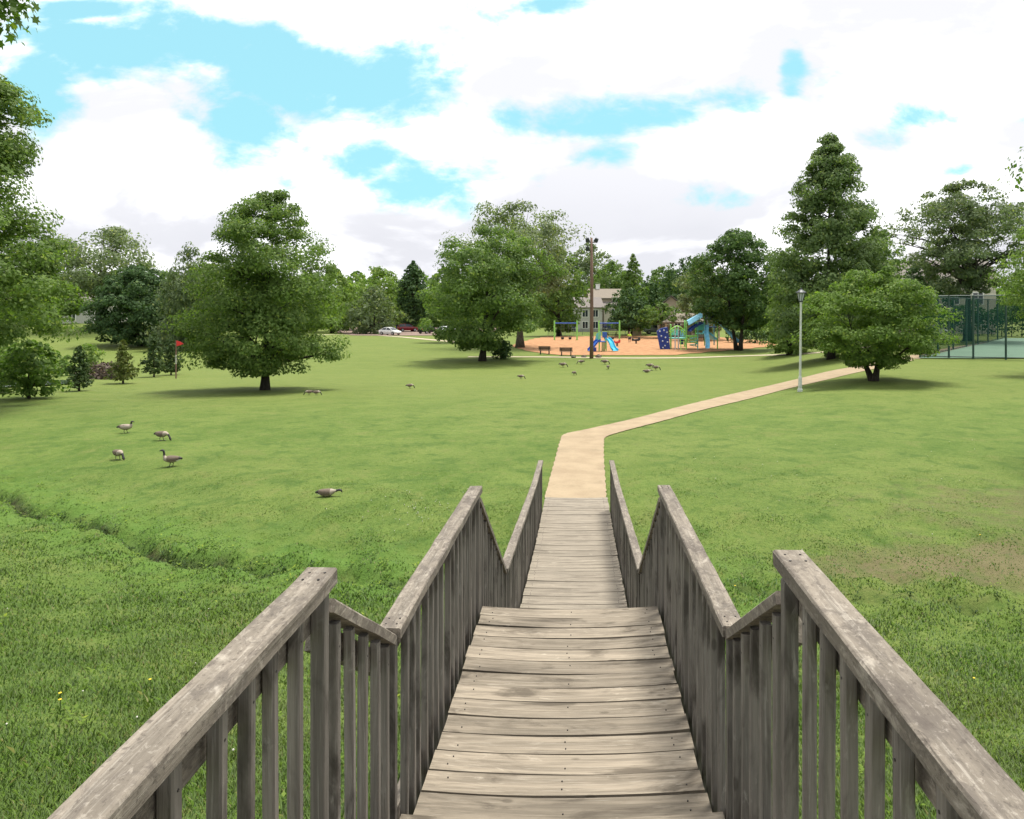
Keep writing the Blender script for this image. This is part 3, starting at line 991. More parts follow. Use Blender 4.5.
def tree(name, label, base, H, Rad, prof, leaf, mats, seed=1, cover=7.0, clump=0.9, flat=0.6, trunk_r=0.25, trunk_h=None,
         limbs=14, droop=0.0, gap=0.15, lump=0.16, shell=0.38, trunks=1, group=None, cat='tree', layers=0, up=0.7, bare=None, lobed=False, spread=1.0, offset=(0, 0), lift=0.0, fork=1.2):
    """a tree: trunk with limbs, and a crown of many leaves gathered in clumps inside an uneven envelope.
    prof: (height fraction, radius fraction) of the envelope"""
    rg = np.random.default_rng(seed)
    lm, bm_ = mats
    pz = np.array([p[0] for p in prof]) * H
    pr = np.array([p[1] for p in prof]) * Rad
    # number of clumps from the lit outline area
    zz = np.linspace(pz[0], pz[-1], 60)
    rr = np.interp(zz, pz, pr)
    area = 2 * float(np.sum((rr[1:] + rr[:-1]) * np.diff(zz)) / 2)
    nleaf = int(area * cover / (leaf * leaf * 0.5))
    nclump = int(max(14, area / (clump * clump) * 3.6))
    per = max(6, nleaf // nclump)
    wz = rr + 0.12 * Rad
    cdf = np.cumsum(wz) / np.sum(wz)
    ph = rg.uniform(0, 6.28, 8)
    th = rg.uniform(0, 6.28, nclump * 2)
    z = np.interp(rg.uniform(0, 1, nclump * 2), cdf, zz)
    if layers:
        lz = pz[0] + (pz[-1] - pz[0]) * (np.floor((z - pz[0]) / (pz[-1] - pz[0]) * layers) + 0.5) / layers
        z = z * 0.62 + lz * 0.38 + 0.12 * np.sin(2 * th + ph[0])
    lumpf = 1 + lump * (np.sin(2 * th + ph[0] + z / H * 5) + 0.8 * np.sin(3 * th + ph[1] - z / H * 9) + 0.8 * np.sin(5 * th + ph[2] + z / H * 14) + 0.6 * np.sin(z / H * 22 + ph[3] + th))
    rho = rg.uniform(0, 1, nclump * 2) ** shell
    rad = np.interp(z, pz, pr) * lumpf * rho
    keep = (0.5 + 0.25 * (np.sin(3 * th + ph[4] + z * 2.2 / clump * 0.5) + np.sin(4 * th + ph[5] - z * 1.7 / clump * 0.5))) > gap * rg.uniform(0.6, 1.5, nclump * 2)
    idx = np.nonzero(keep)[0][:nclump]
    C = np.stack([rad[idx] * np.cos(th[idx]) + offset[0] * (z[idx] / H), rad[idx] * np.sin(th[idx]) + offset[1] * (z[idx] / H), z[idx] - droop * (rad[idx] / Rad) ** 2 * H * 0.25], 1)
    nclump = len(C)
    cs = 1.1 * clump * rg.uniform(0.55, 1.2, nclump) * (0.55 + 0.45 * np.clip(np.interp(C[:, 2], pz, pr) / Rad, 0, 1))
    # leaves
    N = nclump * per
    ci = np.repeat(np.arange(nclump), per)
    o = rg.normal(0, 1, (N, 3))
    o /= np.linalg.norm(o, axis=1)[:, None]
    o *= (rg.uniform(0, 1, N) ** 0.33)[:, None]
    o[:, 2] *= flat
    o[:, 2] -= 0.25 * flat * (o[:, 0] ** 2 + o[:, 1] ** 2)
    pos = C[ci] + o * cs[ci][:, None] * spread
    if droop:
        pos[:, 2] -= droop * cs[ci] * (o[:, 0] ** 2 + o[:, 1] ** 2) * 0.8
    outw = C[ci].copy()
    outw[:, 2] = 0
    outw /= np.maximum(np.linalg.norm(outw, axis=1)[:, None], 0.05)
    nr = rg.normal(0, 0.38, (N, 3)) + outw * 0.35 + np.array([0, 0, up * 0.85]) + o * 0.9
    nr /= np.linalg.norm(nr, axis=1)[:, None]
    a = np.cross(nr, rg.normal(0, 1, (N, 3)) + outw * 0.4 * (1 + droop))
    a /= np.maximum(np.linalg.norm(a, axis=1)[:, None], 1e-6)
    b = np.cross(nr, a)
    sz = leaf * rg.uniform(0.5, 1.5, N)[:, None]
    if droop:
        a = a + np.array([0, 0, -0.7 * droop])
    if not lobed:
        V = np.stack([pos - a * sz * 0.55, pos + b * sz * 0.34 - a * sz * 0.05, pos + a * sz * 0.55, pos - b * sz * 0.34 + nr * sz * 0.1], 1).reshape(-1, 3)
        Fc = np.arange(4 * N).reshape(N, 4)
    else:
        ang = np.array([-90, -42, -20, 8, 38, 64, 90, 116, 142, 172, 200, 222]) * math.pi / 180
        rd = np.array([0.45, 0.28, 0.50, 0.26, 0.58, 0.30, 0.68, 0.30, 0.58, 0.26, 0.50, 0.28])
        V = (pos[:, None, :] + a[:, None, :] * (sz[:, :, None] * (rd * np.sin(ang))[None, :, None]) + b[:, None, :] * (sz[:, :, None] * (rd * np.cos(ang))[None, :, None])
             - nr[:, None, :] * (sz[:, :, None] * (0.25 * rd ** 2)[None, :, None])).reshape(-1, 3)
        Fc = np.arange(12 * N).reshape(N, 12)
    V[:, 2] = np.maximum(V[:, 2], 0.03)
    t = thing(name, label, cat, (base[0], base[1], tz(base[0], base[1]) + lift), 0, group)
    # trunk and limbs
    mb = MB()
    rs = random.Random(seed)
    top = trunk_h if trunk_h else H * 0.72
    heads = []
    for q in range(trunks):
        an = q * 2 * math.pi / max(1, trunks) + seed
        sp = 0.0 if trunks == 1 else 1.0
        pts, rad_ = [], []
        m = 9
        for i in range(m):
            f = i / (m - 1)
            hgt = -0.12 + (top + 0.12) * f
            wv = 0.05 * H * 0.25
            pts.append((math.cos(an) * sp * (trunk_r * fork + f * Rad * 0.34) + wv * f * math.sin(f * 4 + seed) + offset[0] * f * 0.6,
                        math.sin(an) * sp * (trunk_r * fork + f * Rad * 0.34) + wv * f * math.cos(f * 3 + seed * 2) + offset[1] * f * 0.6, hgt))
            flare = 1 + 0.55 * math.exp(-f * top / (0.35 + trunk_r))
            rad_.append(trunk_r * flare * (1 - 0.86 * f))
        mb.tube(pts, rad_, 9)
        heads.append((pts, rad_))
    pick = rs.sample(range(nclump), min(limbs, nclump))
    for k in pick:
        e = Vector(C[k])
        pts0, rad0 = min(heads, key=lambda h: (Vector(h[0][5]) - e).length)
        zs = max(pz[0] * 0.9, min(top * 0.95, e.z - 0.55 * math.hypot(e.x, e.y) * rs.uniform(0.6, 1.3)))
        zs = max(zs, top * 0.22)
        f = min(0.98, zs / top)
        i = min(7, int(f * 8))
        fr = f * 8 - i
        s0 = Vector(pts0[i]).lerp(Vector(pts0[i + 1]), fr)
        r0 = (rad0[i] * (1 - fr) + rad0[i + 1] * fr) * 0.62
        mid = s0.lerp(e, 0.5) + Vector((rs.uniform(-1, 1), rs.uniform(-1, 1), rs.uniform(-0.2, 0.9))) * (e - s0).length * 0.10
        q1 = s0.lerp(mid, 0.5) + Vector((0, 0, -0.03 * (e - s0).length))
        q2 = mid.lerp(e, 0.55) + Vector((rs.uniform(-1, 1), rs.uniform(-1, 1), 0.5)) * (e - s0).length * 0.04
        mb.tube([s0, q1, mid, q2, e], [r0, r0 * 0.8, r0 * 0.6, r0 * 0.4, r0 * 0.15], 6)
        # two twigs to close clumps
        dd = np.linalg.norm(C - np.array(e), axis=1)
        for kk in np.argsort(dd)[1:3]:
            e2 = Vector(C[kk])
            mb.tube([mid, mid.lerp(e2, 0.5) + Vector((0, 0, 0.05)), e2], [r0 * 0.45, r0 * 0.3, r0 * 0.08], 5)
    mb.build('trunk', bm_, t, smooth=True)
    fast_mesh('crown', V, Fc, lm, t)
    return t


ROUND = [(0.20, 0.25), (0.26, 0.72), (0.36, 0.97), (0.48, 1.0), (0.62, 0.92), (0.76, 0.72), (0.88, 0.46), (0.97, 0.18), (1.0, 0.03)]
BALL = [(0.06, 0.5), (0.15, 0.85), (0.35, 1.0), (0.55, 1.0), (0.75, 0.82), (0.9, 0.5), (1.0, 0.1)]
CONE = [(0.08, 0.75), (0.16, 1.0), (0.35, 0.88), (0.55, 0.66), (0.75, 0.42), (0.9, 0.2), (1.0, 0.03)]
VASE = [(0.28, 0.15), (0.40, 0.55), (0.55, 0.85), (0.70, 1.0), (0.82, 0.95), (0.93, 0.62), (1.0, 0.15)]
OVAL = [(0.10, 0.5), (0.22, 0.85), (0.45, 1.0), (0.68, 0.95), (0.86, 0.66), (1.0, 0.1)]


def at(px, py=None, D=None):
    """ground position by picture base, or by bearing and distance"""
    if D is None:
        g = G(px, py)
        return (g.x, g.y)
    return (CX + (px - VX) / F * D, D)


def size(pos, top, wpx):
    """height and radius of a thing standing here that reaches this picture row and width"""
    D = pos[1]
    zt = EYE - (top - HY) / F * D
    return zt - tz(*pos), wpx / 2 / F * D


def T(name, label, px, py=None, D=None, top=200, wpx=100, leafpx=2.25, **kw):
    pos = at(px, py, D)
    H, Rd = size(pos, top, wpx)
    lf = leafpx * pos[1] / F
    kw.setdefault('clump', max(0.16, Rd * 0.19))
    kw.setdefault('trunk_r', H * 0.024)
    return tree(name, label, pos, H * 1.0, Rd, kw.pop('prof', ROUND), lf, kw.pop('mats'), **kw)


BK, BD = MAT['bark'], MAT['bark_dark']
T('oak_tree', 'large spreading oak alone in the left of the field on a short dark trunk', 265, 390, top=193, wpx=140, offset=(0.35, 0), mats=(MAT['leaf_oak'], BD), seed=3, gap=0.08,
  prof=[(0.10, 0.15), (0.13, 0.72), (0.20, 0.98), (0.34, 1.0), (0.46, 1.0), (0.60, 0.92), (0.71, 0.82), (0.80, 0.68), (0.89, 0.50), (0.96, 0.30), (1.0, 0.10)], cover=11, clump=0.85, trunk_r=0.20, limbs=26, lump=0.07, shell=0.5)
T('maple_tree', 'broad full green tree shading the ground at the left end of the playground', 482, 361, top=228, wpx=124, mats=(MAT['leaf_mid'], BD), seed=8,
  prof=[(0.12, 0.3), (0.18, 0.70), (0.30, 0.95), (0.48, 1.0), (0.66, 0.93), (0.82, 0.78), (0.93, 0.50), (1.0, 0.15)], cover=10, clump=1.2, gap=0.08, offset=(1.4, 0), trunk_r=0.30, limbs=22)
T('ash_tree', 'tall pale airy tree rising behind the broad tree near the benches', 520, D=98, top=203, wpx=118, mats=(MAT['leaf_silver'], BK), seed=12, prof=VASE, cover=5.5, clump=1.9, gap=0.3, limbs=26)
T('linden_tree', 'mid green tree on the right shoulder of the broad playground tree', 559, D=138, top=246, wpx=52, mats=(MAT['leaf_mid'], BD), seed=15, prof=BALL, cover=8)
T('three_trunk_tree', 'dark rounded tree with three leaning trunks beside the slide', 739, 350.5, top=231, wpx=84, mats=(MAT['leaf_deep'], BD), seed=5, trunks=3,
  prof=[(0.20, 0.3), (0.26, 0.85), (0.38, 1.05), (0.55, 1.05), (0.72, 0.95), (0.86, 0.74), (0.95, 0.48), (1.0, 0.15)], cover=12, gap=0.04, lump=0.08, shell=0.5, clump=1.1, trunk_r=0.24, limbs=16)
T('pyramid_tree', 'tall pointed green tree standing left of the tennis court, tallest in view', 831, 359, top=133, wpx=112, mats=(MAT['leaf_sage'], BD), seed=21,
  prof=[(0.07, 0.7), (0.13, 1.05), (0.26, 1.08), (0.40, 1.0), (0.55, 0.86), (0.71, 0.64), (0.85, 0.42), (0.93, 0.27), (1.0, 0.10)], cover=14, clump=1.0, trunk_r=0.26, limbs=22, lump=0.04, gap=0.02, shell=0.55, up=0.5)
T('dogwood_tree', 'low wide layered tree with a forked trunk, right of the near lamp post', 874, 381, top=266, wpx=134, mats=(MAT['leaf_dog'], BD), seed=9,
  prof=[(0.14, 0.30), (0.22, 0.70), (0.36, 0.98), (0.52, 1.0), (0.68, 0.88), (0.84, 0.66), (0.95, 0.42), (1.0, 0.15)], cover=12, clump=0.72, flat=0.48, layers=8, shell=0.5, fork=0.25, trunk_r=0.15, trunks=3, trunk_h=3.0, limbs=26, gap=0.05, lump=0.07, up=1.0)
T('honey_locust', 'open branched dark tree behind the tennis court fence', 968, D=84, top=182, wpx=140, mats=(MAT['leaf_grey'], BD), seed=17, prof=VASE, cover=8, clump=1.4, flat=0.45, gap=0.18, shell=0.62, limbs=34, trunk_r=0.4, droop=0.2)
T('edge_tree', 'light green drooping tree at the right edge beside the tennis court', 1092, D=41, top=190, wpx=150, mats=(MAT['leaf_pale'], BK), seed=23, prof=[(0.34, 0.5), (0.46, 1.0), (0.62, 1.0), (0.8, 0.85), (0.92, 0.5), (1.0, 0.1)], cover=8, clump=0.95, gap=0.3, limbs=20, droop=0.3)
T('overhanging_tree', 'near tree whose leafy tip pokes in at the upper right edge', 1240, D=17, top=60, wpx=330, leafpx=4.6, mats=(MAT['leaf_maple'], BK), seed=29, prof=VASE, cover=5, clump=0.65, gap=0.3, limbs=20)
# left side
T('big_left_tree', 'large leafy green tree filling the left edge above the pond', -76, D=29, top=8, wpx=214, leafpx=3.2, mats=(MAT['leaf_oak'], BK), seed=31,
  prof=[(0.16, 0.45), (0.21, 1.12), (0.30, 1.14), (0.40, 1.0), (0.55, 0.90), (0.72, 0.88), (0.82, 0.80), (0.90, 0.55), (1.0, 0.1)], cover=11, clump=0.85, limbs=18, trunk_r=0.34, gap=0.1)
T('silver_tree', 'tall wind blown silvery tree behind the mound on the left', 100, D=112, top=226, wpx=92, mats=(MAT['leaf_silver'], BD), seed=37, prof=VASE, cover=6.5, clump=1.7, limbs=26, gap=0.24, spread=1.1)
T('dark_round_tree', 'very dark dense round tree low on the left behind the saplings', 140, 346, top=266, wpx=86, mats=(MAT['leaf_dark'], BD), seed=41, prof=BALL, cover=15, gap=0.02, lump=0.08, clump=1.1, limbs=10)
T('willow_tree', 'grey green weeping tree between the dark round tree and the large oak', 193, 350, top=246, wpx=64, mats=(MAT['leaf_grey'], BD), seed=43, prof=OVAL, cover=8, clump=1.1, droop=0.9, flat=1.0, limbs=12)
T('left_back_tree', 'mid green tree at far left showing beside the large leafy tree', 52, D=120, top=238, wpx=70, mats=(MAT['leaf_mid'], BD), seed=45, prof=BALL, cover=7)
tn = tree('maple_branch_tree', 'near maple whose lobed leaves hang into the top left corner', at(-150, D=9), 12.0, 2.3, [(0.5, 0.2), (0.6, 0.75), (0.75, 1.0), (0.9, 0.8), (1.0, 0.2)], 0.115, (MAT['leaf_maple'], BK), seed=51,
          cover=4.2, clump=0.5, gap=0.25, limbs=24, trunk_r=0.16, lobed=True)

# background trees one can tell apart
T('pale_far_tree', 'light green tree behind the parking lot, right of the large oak', 332, D=150, top=271, wpx=56, mats=(MAT['leaf_pale'], BD), seed=61, prof=BALL)
T('round_lot_tree', 'grey green round ornamental tree at the left corner of the parking lot', 374, 334, top=287, wpx=50, mats=(MAT['leaf_grey'], BD), seed=62, prof=BALL, droop=0.4)
T('yellow_far_tree', 'yellow green tree rising behind the round ornamental tree', 378, D=175, top=267, wpx=66, mats=(MAT['leaf_pale'], BD), seed=63, prof=BALL)
T('dark_oval_tree', 'narrow dark oval tree standing behind the red car', 413, D=165, top=261, wpx=27, mats=(MAT['leaf_dark'], BD), seed=64, prof=OVAL, cover=12, gap=0.03)
T('lot_side_tree', 'light green tree leaning out left of the broad playground tree', 450, D=112, top=272, wpx=46, mats=(MAT['leaf_pale'], BD), seed=65, prof=[(0.36, 0.5), (0.45, 0.9), (0.6, 1.0), (0.8, 0.8), (1.0, 0.1)], gap=0.1)
T('pole_back_tree', 'pale grey green tree behind the tall wooden light pole', 590, D=205, top=243, wpx=58, mats=(MAT['leaf_silver'], BD), seed=66, prof=OVAL)
T('spruce_like_tree', 'dark pointed tree rising behind the child on the playground', 633, D=142, top=254, wpx=44, mats=(MAT['leaf_mid'], BD), seed=67, prof=CONE, cover=8)
T('low_dark_tree', 'dark round tree in front of the cream house by the light pole', 629, D=132, top=288, wpx=48, mats=(MAT['leaf_dark'], BD), seed=68, prof=[(0.2, 0.4), (0.3, 0.9), (0.5, 1), (0.75, 0.8), (1, 0.1)], cover=8)
T('umbrella_tree', 'small flat topped green tree behind the navy climbing wall', 661, D=128, top=303, wpx=44, mats=(MAT['leaf_mid'], BD), seed=69, prof=[(0.42, 0.5), (0.52, 1), (0.7, 0.95), (0.88, 0.6), (1, 0.15)], cover=8, flat=0.4)
T('tall_dark_far_tree', 'tall dark tree in the far row left of the three trunk tree', 690, D=170, top=256, wpx=62, mats=(MAT['leaf_dark'], BD), seed=70, prof=OVAL)
T('light_far_tree', 'light green tree in the far row right of the dark pointed tree', 664, D=180, top=266, wpx=50, mats=(MAT['leaf_mid'], BD), seed=71, prof=BALL)
T('silver_far_tree', 'pale silvery tree showing at the left of the three trunk tree', 706, D=120, top=259, wpx=52, mats=(MAT['leaf_silver'], BD), seed=72, prof=OVAL)
T('left_companion_tree', 'lighter green tree hanging at the left foot of the tall pointed tree', 790, D=76, top=246, wpx=50, mats=(MAT['leaf_pale'], BD), seed=73, prof=BALL, droop=0.5)
T('right_companion_tree', 'green tree tucked behind the right side of the tall pointed tree', 878, D=70, top=226, wpx=50, mats=(MAT['leaf_mid'], BD), seed=74, prof=OVAL)
T('low_court_tree', 'small dark tree in front of the apartment house by the court', 922, D=92, top=262, wpx=52, mats=(MAT['leaf_dark'], BD), seed=75, prof=BALL)
T('far_gap_tree', 'mid green tree in the far row just right of the light pole', 612, D=185, top=262, wpx=46, mats=(MAT['leaf_mid'], BD), seed=76, prof=BALL)
T('behind_oak_tree', 'mid green far tree glimpsed under the right side of the large oak', 306, D=160, top=276, wpx=60, mats=(MAT['leaf_mid'], BD), seed=77, prof=BALL)
T('left_of_oak_tree', 'olive far tree glimpsed at the left side of the large oak', 228, D=130, top=258, wpx=66, mats=(MAT['leaf_grey'], BD), seed=78, prof=BALL)


# the wood behind everything: one mass
def far_wood():
    rg = np.random.default_rng(5)
    Vs, Fs, k = [], [], 0
    for i in range(150):
        px = -260 + i * 1500 / 150 + rg.uniform(-6, 6)
        D = rg.uniform(195, 260)
        x, y_ = CX + (px - VX) / F * D, D
        top = rg.uniform(268, 290)
        H = EYE - (top - HY) / F * D - tz(x, y_)
        Rr = rg.uniform(5, 8.5)
        n = 420
        th = rg.uniform(0, 6.28, n)
        f = rg.uniform(0.0, 1, n)
        r = Rr * np.interp(f, [0, 0.3, 0.7, 1], [0.9, 1, 0.85, 0.15]) * rg.uniform(0, 1, n) ** 0.35
        pos = np.stack([x + r * np.cos(th), y_ + r * np.sin(th), tz(x, y_) + f * H], 1)
        nr = rg.normal(0, 0.6, (n, 3)) + np.array([0, -0.2, 0.7])
        nr /= np.linalg.norm(nr, axis=1)[:, None]
        a = np.cross(nr, rg.normal(0, 1, (n, 3)))
        a /= np.linalg.norm(a, axis=1)[:, None]
        b = np.cross(nr, a)
        sz = rg.uniform(0.9, 1.9, n)[:, None]
        Vs.append(np.stack([pos - a * sz * 0.6, pos + b * sz * 0.4, pos + a * sz * 0.6, pos - b * sz * 0.4], 1).reshape(-1, 3))
        Fs.append(np.arange(4 * n).reshape(n, 4) + k)
        k += 4 * n
    o = fast_mesh('far_wood', np.concatenate(Vs), np.concatenate(Fs), MAT['leaf_mid'])
    tag(o, 'continuous far wood closing the view behind the park', 'wood', kind='stuff')


far_wood()

# saplings, shrubs and hedges by the pond
SAP = [(0.10, 0.6), (0.2, 1.0), (0.45, 0.8), (0.7, 0.48), (0.88, 0.25), (1.0, 0.04)]
T('spruce_sapling', 'dark young spruce, nearest the pond of the row of saplings', 79, 391, top=345, wpx=24, leafpx=2.0, mats=(MAT['needle'], BD), seed=81, prof=SAP, cover=10, clump=0.17, limbs=14, trunk_r=0.05, lump=0.2, up=0.3, group='spruce saplings in a row', cat='sapling')
T('spruce_sapling', 'golden green young spruce between the dark sapling and the twin saplings', 123, 383.5, top=340, wpx=25, leafpx=2.0, mats=(MAT['needle_gold'], BD), seed=82, prof=SAP, cover=8, clump=0.17, limbs=14, trunk_r=0.05, lump=0.25, up=0.3, group='spruce saplings in a row', cat='sapling')
T('spruce_sapling', 'slim grey green young spruce left of the flag, pointed top', 154, 377, top=334, wpx=22, leafpx=2.0, mats=(MAT['needle'], BD), seed=83, prof=SAP, cover=9, clump=0.17, limbs=14, trunk_r=0.05, lump=0.2, up=0.3, group='spruce saplings in a row', cat='sapling')
T('spruce_sapling', 'young spruce standing right behind the red flag pole', 171, 375, top=336, wpx=22, leafpx=2.0, mats=(MAT['needle'], BD), seed=84, prof=SAP, cover=9, clump=0.17, limbs=14, trunk_r=0.05, lump=0.22, up=0.3, group='spruce saplings in a row', cat='sapling')
T('leafy_shrub', 'leafy green bushy shrub with a thin stem at the pond edge, nearest on the left', 29, 398.5, top=340, wpx=62, leafpx=3.4, mats=(MAT['leaf_maple'], BD), seed=85, prof=OVAL, cover=8, clump=0.42, limbs=12, trunk_r=0.06, gap=0.25, cat='shrub')
T('edge_shrub', 'dark green shrub cut off by the left edge under the large tree', -8, 393, top=338, wpx=60, mats=(MAT['leaf_mid'], BD), seed=86, prof=BALL, cover=8, clump=0.45, limbs=10, cat='shrub')
T('pond_shrub', 'small light green shrub behind the dark spruce sapling', 88, 379, top=343, wpx=22, mats=(MAT['leaf_pale'], BD), seed=87, prof=OVAL, cover=6, clump=0.4, limbs=8, trunk_r=0.04, cat='shrub')
T('low_pond_shrub', 'low dark shrub between the leafy shrub and the dark spruce sapling', 62, 376, top=354, wpx=22, mats=(MAT['leaf_mid'], BD), seed=88, prof=BALL, cover=6, clump=0.35, limbs=6, trunk_r=0.03, cat='shrub')
T('dry_brush', 'purplish brown dry thicket behind the golden sapling', 103, 379.5, top=364, wpx=44, mats=(MAT['brush'], BD), seed=89, prof=[(0.0, 0.9), (0.4, 1), (0.8, 0.9), (1, 0.4)], cover=9, clump=0.4, limbs=10, trunk_r=0.03, cat='thicket')
T('round_bush', 'dark rounded bush under the broad playground tree', 501, 359, top=338, wpx=19, mats=(MAT['leaf_dark'], BD), seed=90, prof=[(0.0, 0.8), (0.4, 1), (0.75, 0.8), (1, 0.2)], cover=10, clump=0.45, limbs=6, trunk_r=0.05, cat='bush')
T('trunk_foot_bush', 'low bush at the foot of the tall pointed tree', 836, 357, top=346, wpx=22, mats=(MAT['leaf_mid'], BD), seed=91, prof=[(0.0, 0.8), (0.4, 1), (0.75, 0.8), (1, 0.2)], cover=8, clump=0.4, limbs=6, trunk_r=0.04, cat='bush')


def hedge(name, label, a, b, h, wdt, mats, seed, leaf=0.45):
    rg = np.random.default_rng(seed)
    a, b = np.array(a, float), np.array(b, float)
    L = np.linalg.norm(b - a)
    n = int(L * (h + wdt) * 26 / (leaf * 2.2))
    t = rg.uniform(0, 1, n)
    dirv = (b - a) / L
    nrm = np.array([-dirv[1], dirv[0]])
    side = rg.uniform(-1, 1, n)
    side = np.sign(side) * np.abs(side) ** 0.6
    hh = h * (0.86 + 0.14 * np.sin(t * L * 1.1 + seed) + 0.08 * np.sin(t * L * 2.7)) * rg.uniform(0, 1, n) ** 0.6
    xy = a[None] + (b - a)[None] * t[:, None] + nrm[None] * (side * wdt / 2 * (1 - 0.3 * hh / h))[:, None]
    pos = np.concatenate([xy, (terrain(xy[:, 0], xy[:, 1]) + hh + 0.06)[:, None]], 1)
    nr = rg.normal(0, 0.6, (n, 3)) + np.array([0, 0, 0.6])
    nr /= np.linalg.norm(nr, axis=1)[:, None]
    q = np.cross(nr, rg.normal(0, 1, (n, 3)))
    q /= np.linalg.norm(q, axis=1)[:, None]
    r = np.cross(nr, q)
    s = leaf * rg.uniform(0.6, 1.3, n)[:, None]
    c = (a + b) / 2
    t_ = thing(name, label, 'hedge', (c[0], c[1], tz(*c)))
    V = np.stack([pos - q * s * 0.5, pos + r * s * 0.33, pos + q * s * 0.5, pos - r * s * 0.33], 1).reshape(-1, 3) - np.array([c[0], c[1], tz(*c)])
    fast_mesh('foliage', V, np.arange(4 * n).reshape(n, 4), mats[0], t_)
    mb = MB()
    for i in range(int(L / 1.2) + 1):
        p = a + (b - a) * min(1, i * 1.2 / L)
        z0 = tz(*p) - tz(*c)
        mb.tube([(p[0] - c[0], p[1] - c[1], z0 - 0.1), (p[0] - c[0] + 0.1, p[1] - c[1], z0 + h * 0.45), (p[0] - c[0], p[1] - c[1] + 0.1, z0 + h * 0.8)], [0.06, 0.045, 0.02], 5)
    mb.build('stem', mats[1], t_)


hedge('clipped_hedge', 'long dark hedge behind the three trunk tree and the slide', at(728, D=112), at(838, D=100), 2.1, 2.2, (MAT['leaf_dark'], BD), 3)
hedge('lot_hedge', 'dark low hedge at the left end of the parking lot', at(342, D=168), at(372, D=168), 2.0, 2.2, (MAT['leaf_dark'], BD), 4, 0.6)
hedge('bright_hedge', 'light green hedge above the long dark hedge', at(735, D=128), at(800, D=122), 3.2, 2.0, (MAT['leaf_pale'], BD), 6)


hedge('court_hedge', 'tall dark hedge row beyond the tennis court', at(936, D=104), at(1075, D=92), 4.6, 3.0, (MAT['leaf_dark'], BD), 9, 0.42)
T('gap_tree', 'dark green tree in the far row between the pointed tree and the climbing wall', 649, D=150, top=276, wpx=30, mats=(MAT['leaf_dark'], BD), seed=93, prof=BALL)


# ------------------------------------------------------------------ grass blades near the bridge
PATH_L = np.array([list(G(*p)[:2]) for p in ledge])
PATH_R = np.array([list(G(*p)[:2]) for p in redge])


def blades(n=1250000):
    rg = np.random.default_rng(77)
    D = np.exp(rg.uniform(math.log(1.6), math.log(42), n))
    D *= rg.uniform(0.94, 1.06, n)
    th = rg.uniform(-R(47), R(47), n)
    x = CX + D * np.tan(th) * 1.0
    y_ = D
    # keep clear of the bridge, the path and the creek bed
    half = np.interp(y_, [0, 14.4, 14.5, 20], [0.0, 0.0, 0.75, 0.8])
    keep = ~((np.abs(x) < 0.78) & (y_ < 14.5))
    pl = np.interp(y_, PATH_L[:, 1], PATH_L[:, 0])
    pr_ = np.interp(y_, PATH_R[:, 1], PATH_R[:, 0])
    ed = rg.normal(0, 0.03, n)
    keep &= ~((y_ > 14.4) & (x > pl + 0.02 + ed) & (x < pr_ - 0.02 - ed))
    wob = 0.35 * np.sin(x * 1.3 + 0.6) + 0.18 * np.sin(x * 3.1 + 1.0)
    d = y_ - creek(x) - wob * 0.5
    br = 0.5 + 0.5 * np.sin(x * 1.9 + 2 * np.sin(x * 0.7)) + 0.3 * np.sin(x * 6.1)
    keep &= ~((np.abs(d) < 0.15 + rg.normal(0, 0.04, n)) & (br > 0.02))
    # thin where the soil shows
    bl = np.exp(-((x - 8.6) / 4.5) ** 2 - ((y_ - 14.2) / 1.7) ** 2) + np.exp(-((x - 5.4) / 3.2) ** 2 - ((y_ - 11.4) / 0.7) ** 2) + np.exp(-((x - 9) / 3.5) ** 2 - ((y_ - 11) / 0.9) ** 2)
    keep &= rg.uniform(0, 1, n) > np.clip(bl, 0, 1) * 0.42
    # tufted density
    pat = np.sin(x * 2.3 + 1.1 * np.sin(y_ * 1.7)) * np.sin(y_ * 2.9 + 1.3 * np.sin(x * 1.9))
    keep &= rg.uniform(0, 1, n) < 0.72 + 0.28 * pat
    keep &= rg.uniform(0, 1, n) < np.clip((42 - D) / 18, 0, 1)
    x, y_, d, pat = x[keep], y_[keep], d[keep], pat[keep]
    n = len(x)
    Dn = y_
    lush = np.exp(-(d / 0.8) ** 2)
    h = rg.uniform(0.022, 0.062, n) * (1 + 0.25 * pat) * (1 + 0.35 * lush) * np.where(d < -0.5, 0.95, 0.62)
    tall = rg.uniform(0, 1, n) < 0.03
    h = np.where(tall, h * 1.8, h) * np.clip(1.5 - Dn / 18, 0.4, 1)
    wd = rg.uniform(0.0016, 0.0034, n) * np.clip(Dn / 3.0, 1.0, 6.0)
    az = rg.uniform(0, 6.28, n)
    ln = rg.uniform(0.15, 0.85, n) * h
    z0 = terrain(x, y_) - 0.012
    dx, dy = np.cos(az), np.sin(az)
    sx, sy = -np.sin(az + rg.normal(0, 0.4, n)), np.cos(az)
    base = np.stack([x, y_, z0], 1)
    side = np.stack([sx, sy, np.zeros(n)], 1) * wd[:, None]
    m = base + np.stack([dx * ln * 0.35, dy * ln * 0.35, h * 0.62], 1)
    tip = base + np.stack([dx * ln, dy * ln, h * 0.98], 1)
    V = np.stack([base - side, base + side, m + side * 0.75, tip, m - side * 0.75], 1).reshape(-1, 3)
    Fc = np.arange(5 * n).reshape(n, 5)
    o = fast_mesh('grass_blades', V, Fc, MAT['blade'])
    lu = o.data.attributes.new('lush', 'FLOAT', 'POINT')
    lu.data.foreach_set('value', np.repeat(0.75 * np.exp(-((d - 0.3) / 1.2) ** 2) * (x < 3.0), 5).astype(np.float32))
    tag(o, 'short green grass blades covering the near banks', 'grass', kind='stuff')


blades()


